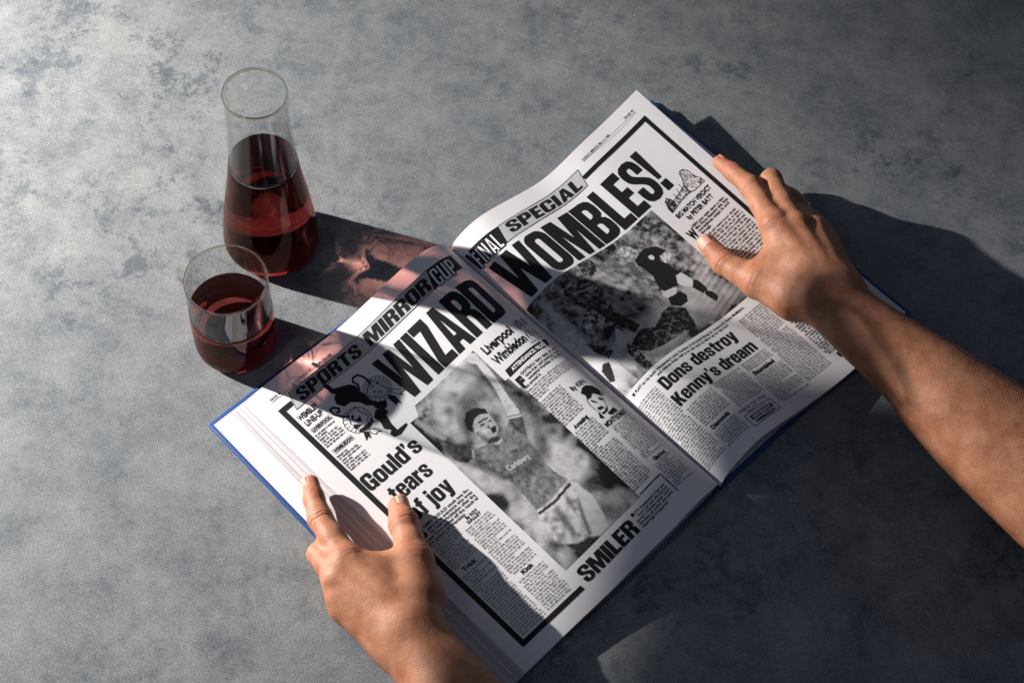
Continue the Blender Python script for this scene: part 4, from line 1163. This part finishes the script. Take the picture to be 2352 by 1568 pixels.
def surface_nets(F, lo, step):
    S = F < 0
    c = np.zeros(tuple(np.array(F.shape) - 1), np.uint8)
    for i in (0, 1):
        for j in (0, 1):
            for k in (0, 1):
                c += S[i:S.shape[0] - 1 + i, j:S.shape[1] - 1 + j, k:S.shape[2] - 1 + k]
    act = (c > 0) & (c < 8)
    I_ = np.argwhere(act)
    idx = np.full(act.shape, -1, np.int64); idx[tuple(I_.T)] = np.arange(len(I_))
    acc = np.zeros((len(I_), 3)); cnt = np.zeros(len(I_))
    corners = [(i, j, k) for i in (0, 1) for j in (0, 1) for k in (0, 1)]
    val = {q: F[I_[:, 0] + q[0], I_[:, 1] + q[1], I_[:, 2] + q[2]].astype(float) for q in corners}
    for q in corners:
        for ax in range(3):
            if q[ax] == 0:
                q2 = list(q); q2[ax] = 1; q2 = tuple(q2)
                a, b = val[q], val[q2]
                m = (a < 0) != (b < 0)
                t = np.where(m, a / (a - b + 1e-12), 0)
                p = np.tile(np.array(q, float), (len(I_), 1)); p[:, ax] = t
                acc[m] += p[m]; cnt[m] += 1
    V = lo + (I_ + acc / cnt[:, None]) * step
    faces = []
    for ax in range(3):
        sl0 = [slice(None)] * 3; sl1 = [slice(None)] * 3
        sl0[ax] = slice(0, -1); sl1[ax] = slice(1, None)
        a, b = S[tuple(sl0)], S[tuple(sl1)]
        E = np.argwhere(a != b)
        o1, o2 = (ax + 1) % 3, (ax + 2) % 3
        E = E[(E[:, o1] > 0) & (E[:, o2] > 0) & (E[:, o1] < F.shape[o1] - 1) & (E[:, o2] < F.shape[o2] - 1)]
        ins = a[tuple(E.T)]
        def cell(d1, d2):
            q = E.copy(); q[:, o1] -= d1; q[:, o2] -= d2
            return idx[tuple(q.T)]
        Q = np.stack([cell(1, 1), cell(0, 1), cell(0, 0), cell(1, 0)], -1)
        Q[~ins] = Q[~ins][:, ::-1]
        faces.append(Q[(Q >= 0).all(1)])
    return V, np.concatenate(faces)

def flowing(ch, n=6):
    # smooth curve through the given points and radii
    p = np.array(ch, float); p = np.vstack([2 * p[0] - p[1], p, 2 * p[-1] - p[-2]]); out = []
    for i in range(1, len(p) - 2):
        for t in np.arange(n) / n:
            a, b, c, d = p[i - 1:i + 3]
            out.append(.5 * (2 * b + (c - a) * t + (2 * a - 5 * b + 4 * c - d) * t * t + (3 * b - a - 3 * c + d) * t**3))
    out.append(p[-2])
    return out

def build_arm(name, H, lo, hi, step, creases, flush, parent):
    fl = Field(lo, hi, step)
    P = fl.new()
    for ch in H['palm']:
        fl.chain(P, ch, 11)
    A_ = fl.new()
    for ch in H['arm']:
        B_ = fl.new(); fl.chain(B_, flowing(ch), 3); A_ = smin(A_, B_, 14)
    P = smin(P, A_, 14)
    T = fl.new(); fl.chain(T, H['thumb'], 4.5)
    P = smin(P, T, 9.0)
    for f in ('index', 'middle', 'ring', 'little'):
        T = fl.new(); fl.chain(T, H[f], 4.0)
        P = smin(P, T, 4.0)
    # knuckles and tendons
    for ch in H['extra']:
        fl.chain(P, ch, 5.0)
    V, Fq = surface_nets(P, fl.lo, step)
    # relax
    n = len(V)
    e = np.concatenate([Fq[:, [0, 1]], Fq[:, [1, 2]], Fq[:, [2, 3]], Fq[:, [3, 0]]])
    deg = np.bincount(e.ravel(), minlength=n)[:, None]
    def lap(X):
        Sx = np.stack([np.bincount(e[:, 0], X[e[:, 1], i], n) + np.bincount(e[:, 1], X[e[:, 0], i], n) for i in range(3)], -1)
        return Sx / np.maximum(deg, 1)
    for _ in range(4):
        V = V + .55 * (lap(V) - V)
        V = V - .40 * (lap(V) - V) * .6
    # normals
    a, b, c_, d = (V[Fq[:, i]] for i in range(4))
    fn = np.cross(c_ - a, d - b)
    vn = np.stack([sum(np.bincount(Fq[:, k], fn[:, i], n) for k in range(4)) for i in range(3)], -1)
    vn /= np.linalg.norm(vn, axis=1, keepdims=True) + 1e-9
    disp = np.zeros(n); red = np.zeros(n)
    for cpos, adir, wid, lines, depth in creases:
        cpos = np.array(cpos); adir = np.array(adir, float); adir /= np.linalg.norm(adir)
        rel = V - cpos; s = rel @ adir; dd = np.linalg.norm(rel - s[:, None] * adir, axis=1)
        wob = .9 * np.sin(rel[:, 0] * .55 + rel[:, 1] * .4)
        up_ = np.clip(vn[:, 2] * 1.6 + .2, 0, 1) * np.exp(-(dd / wid)**4)
        for ofs in lines:
            disp -= depth * np.exp(-((s + wob * .5 - ofs) / .85)**2) * up_
        disp += depth * .5 * np.exp(-(s / 5)**2) * up_
        red += .45 * np.exp(-(s / 6)**2) * up_
    for cpos, rad, amt in flush:
        red += amt * np.exp(-(np.linalg.norm(V - np.array(cpos), axis=1) / rad)**2)
    V = V + vn * disp[:, None]
    me = mesh_from(name, V / 1000, Fq)
    at = me.attributes.new('flush', 'FLOAT', 'POINT')
    at.data.foreach_set('value', np.clip(red, 0, .9).astype(np.float32))
    o = link(name, me, SKIN, None, True)
    o.parent = parent
    return o, V, vn

def nail(o, V, centre, tipdir, normal, w, l, rad):
    c = np.array(centre, float); t = np.array(tipdir, float); t /= np.linalg.norm(t)
    nn = np.array(normal, float); nn -= (nn @ t) * t; nn /= np.linalg.norm(nn)
    sd = np.cross(nn, t)
    # seat it on the finger surface under the ray along the normal
    rel = V - c
    m = (np.linalg.norm(rel - (rel @ nn)[:, None] * nn, axis=1) < 1.6)
    h = (rel[m] @ nn).max() if m.any() else 0
    c = c + nn * (h + .12)
    pts = []
    uu = np.linspace(-1, 1, 13); vv = np.linspace(-1, 1, 15)
    for v in vv:
        wv = w / 2 * (1 - .10 * max(0, -v) ** 2) * (1 if v < .6 else math.sqrt(max(.05, 1 - ((v - .6) / .47)**2)))
        if v < -.6:
            wv *= math.sqrt(max(.05, 1 - ((-v - .6) / .43)**2))
        row = []
        for u_ in uu:
            x = u_ * wv
            z = -(rad - math.sqrt(max(1e-6, rad**2 - x**2))) - .00 - .25 * (v**2) * (1 if v > 0 else 1.6) - (.35 if abs(u_) > .95 or abs(v) > .95 else 0)
            row.append(c + sd * x + t * v * l / 2 + nn * z)
        pts.append(row)
    me = grid_mesh('fingernail', np.array(pts)[::-1] / 1000)
    nl = link('fingernail', me, NAIL, None, True)
    md = nl.modifiers.new('thickness', 'SOLIDIFY'); md.thickness = .0007; md.offset = -1
    nl.parent = o
    return nl

person = empty('person', (0, 0, 0), 'two bare forearms and hands of a person holding the open book by its outer edges', 'person')
arm, V, vn = build_arm('left_arm', HANDS['L'], [-153, -389, -4], [57, -147, 85], 1.0, [([-135.7, -173.6, 21.0], [13.2, -32.1, 8.0], 10, [-1.5, 1.2], 0.5), ([-127.4, -191.8, 26.0], [20.4, -34.8, 10.0], 13, [-4.8, -1.7, 1.6, 4.8], 0.75), ([-101.5, -226.5, 35.0], [13.8, -18.1, 4.0], 14, [-6, -2.4, 1.4, 5], 0.4), ([-64.6, -185.5, 23.0], [13.8, -34.5, 10.0], 14, [-4, -0.8, 2.6], 0.85), ([-51.5, -219.6, 32.0], [13.4, -44.4, 7.0], 16, [-5, 0, 5], 0.4)], [([-140.6, -159.7, 18.0], 14, 0.35), ([-70.8, -169.5, 18.0], 16, 0.35)], person)
arm['label'] = 'left hand with thumb on the page and index finger on the page edges'
nail(arm, V, [-69.9, -171.9, 18.8], [-6.2, 16.0, -5.0], (.60, .15, .80), 13.0, 15.0, 8.8)
nail(arm, V, [-140.1, -161.1, 18.3], [-4.9, 13.9, -3.0], (-.95, .10, .15), 9.5, 11.0, 7.2)
arm, V, vn = build_arm('right_arm', HANDS['R'], [141, -174, 0], [510, 203, 104], 1.1, [([172.9, 177.6, 35.0], [26.1, -33.1, 14.0], 10, [-1.5, 1.2], 0.5), ([187.3, 157.6, 44.0], [22.4, -39.5, 14.0], 13, [-4.8, -1.7, 1.6, 4.8], 0.75), ([206.3, 113.4, 54.0], [11.0, -24.7, 5.0], 14, [-6, -2.4, 1.4, 5], 0.4), ([169.7, 87.5, 27.0], [27.6, -30.6, 8.0], 14, [-4, -0.8, 2.6], 0.85), ([197.2, 66.9, 37.0], [45.0, -25.2, 12.0], 16, [-5, 0, 5], 0.4)], [([161.2, 190.7, 30.0], 14, 0.35), ([155.0, 107.2, 24.0], 16, 0.35)], person)
arm['label'] = 'right hand and forearm with thumb on the page'
nail(arm, V, [156.8, 104.8, 24.4], [-14.7, 19.7, -3.0], (-.62, -.35, .8), 13.0, 15.0, 8.8)
nail(arm, V, [162.4, 189.4, 30.5], [-11.7, 13.1, -5.0], (.75, .55, .75), 9.0, 11.0, 7.0)
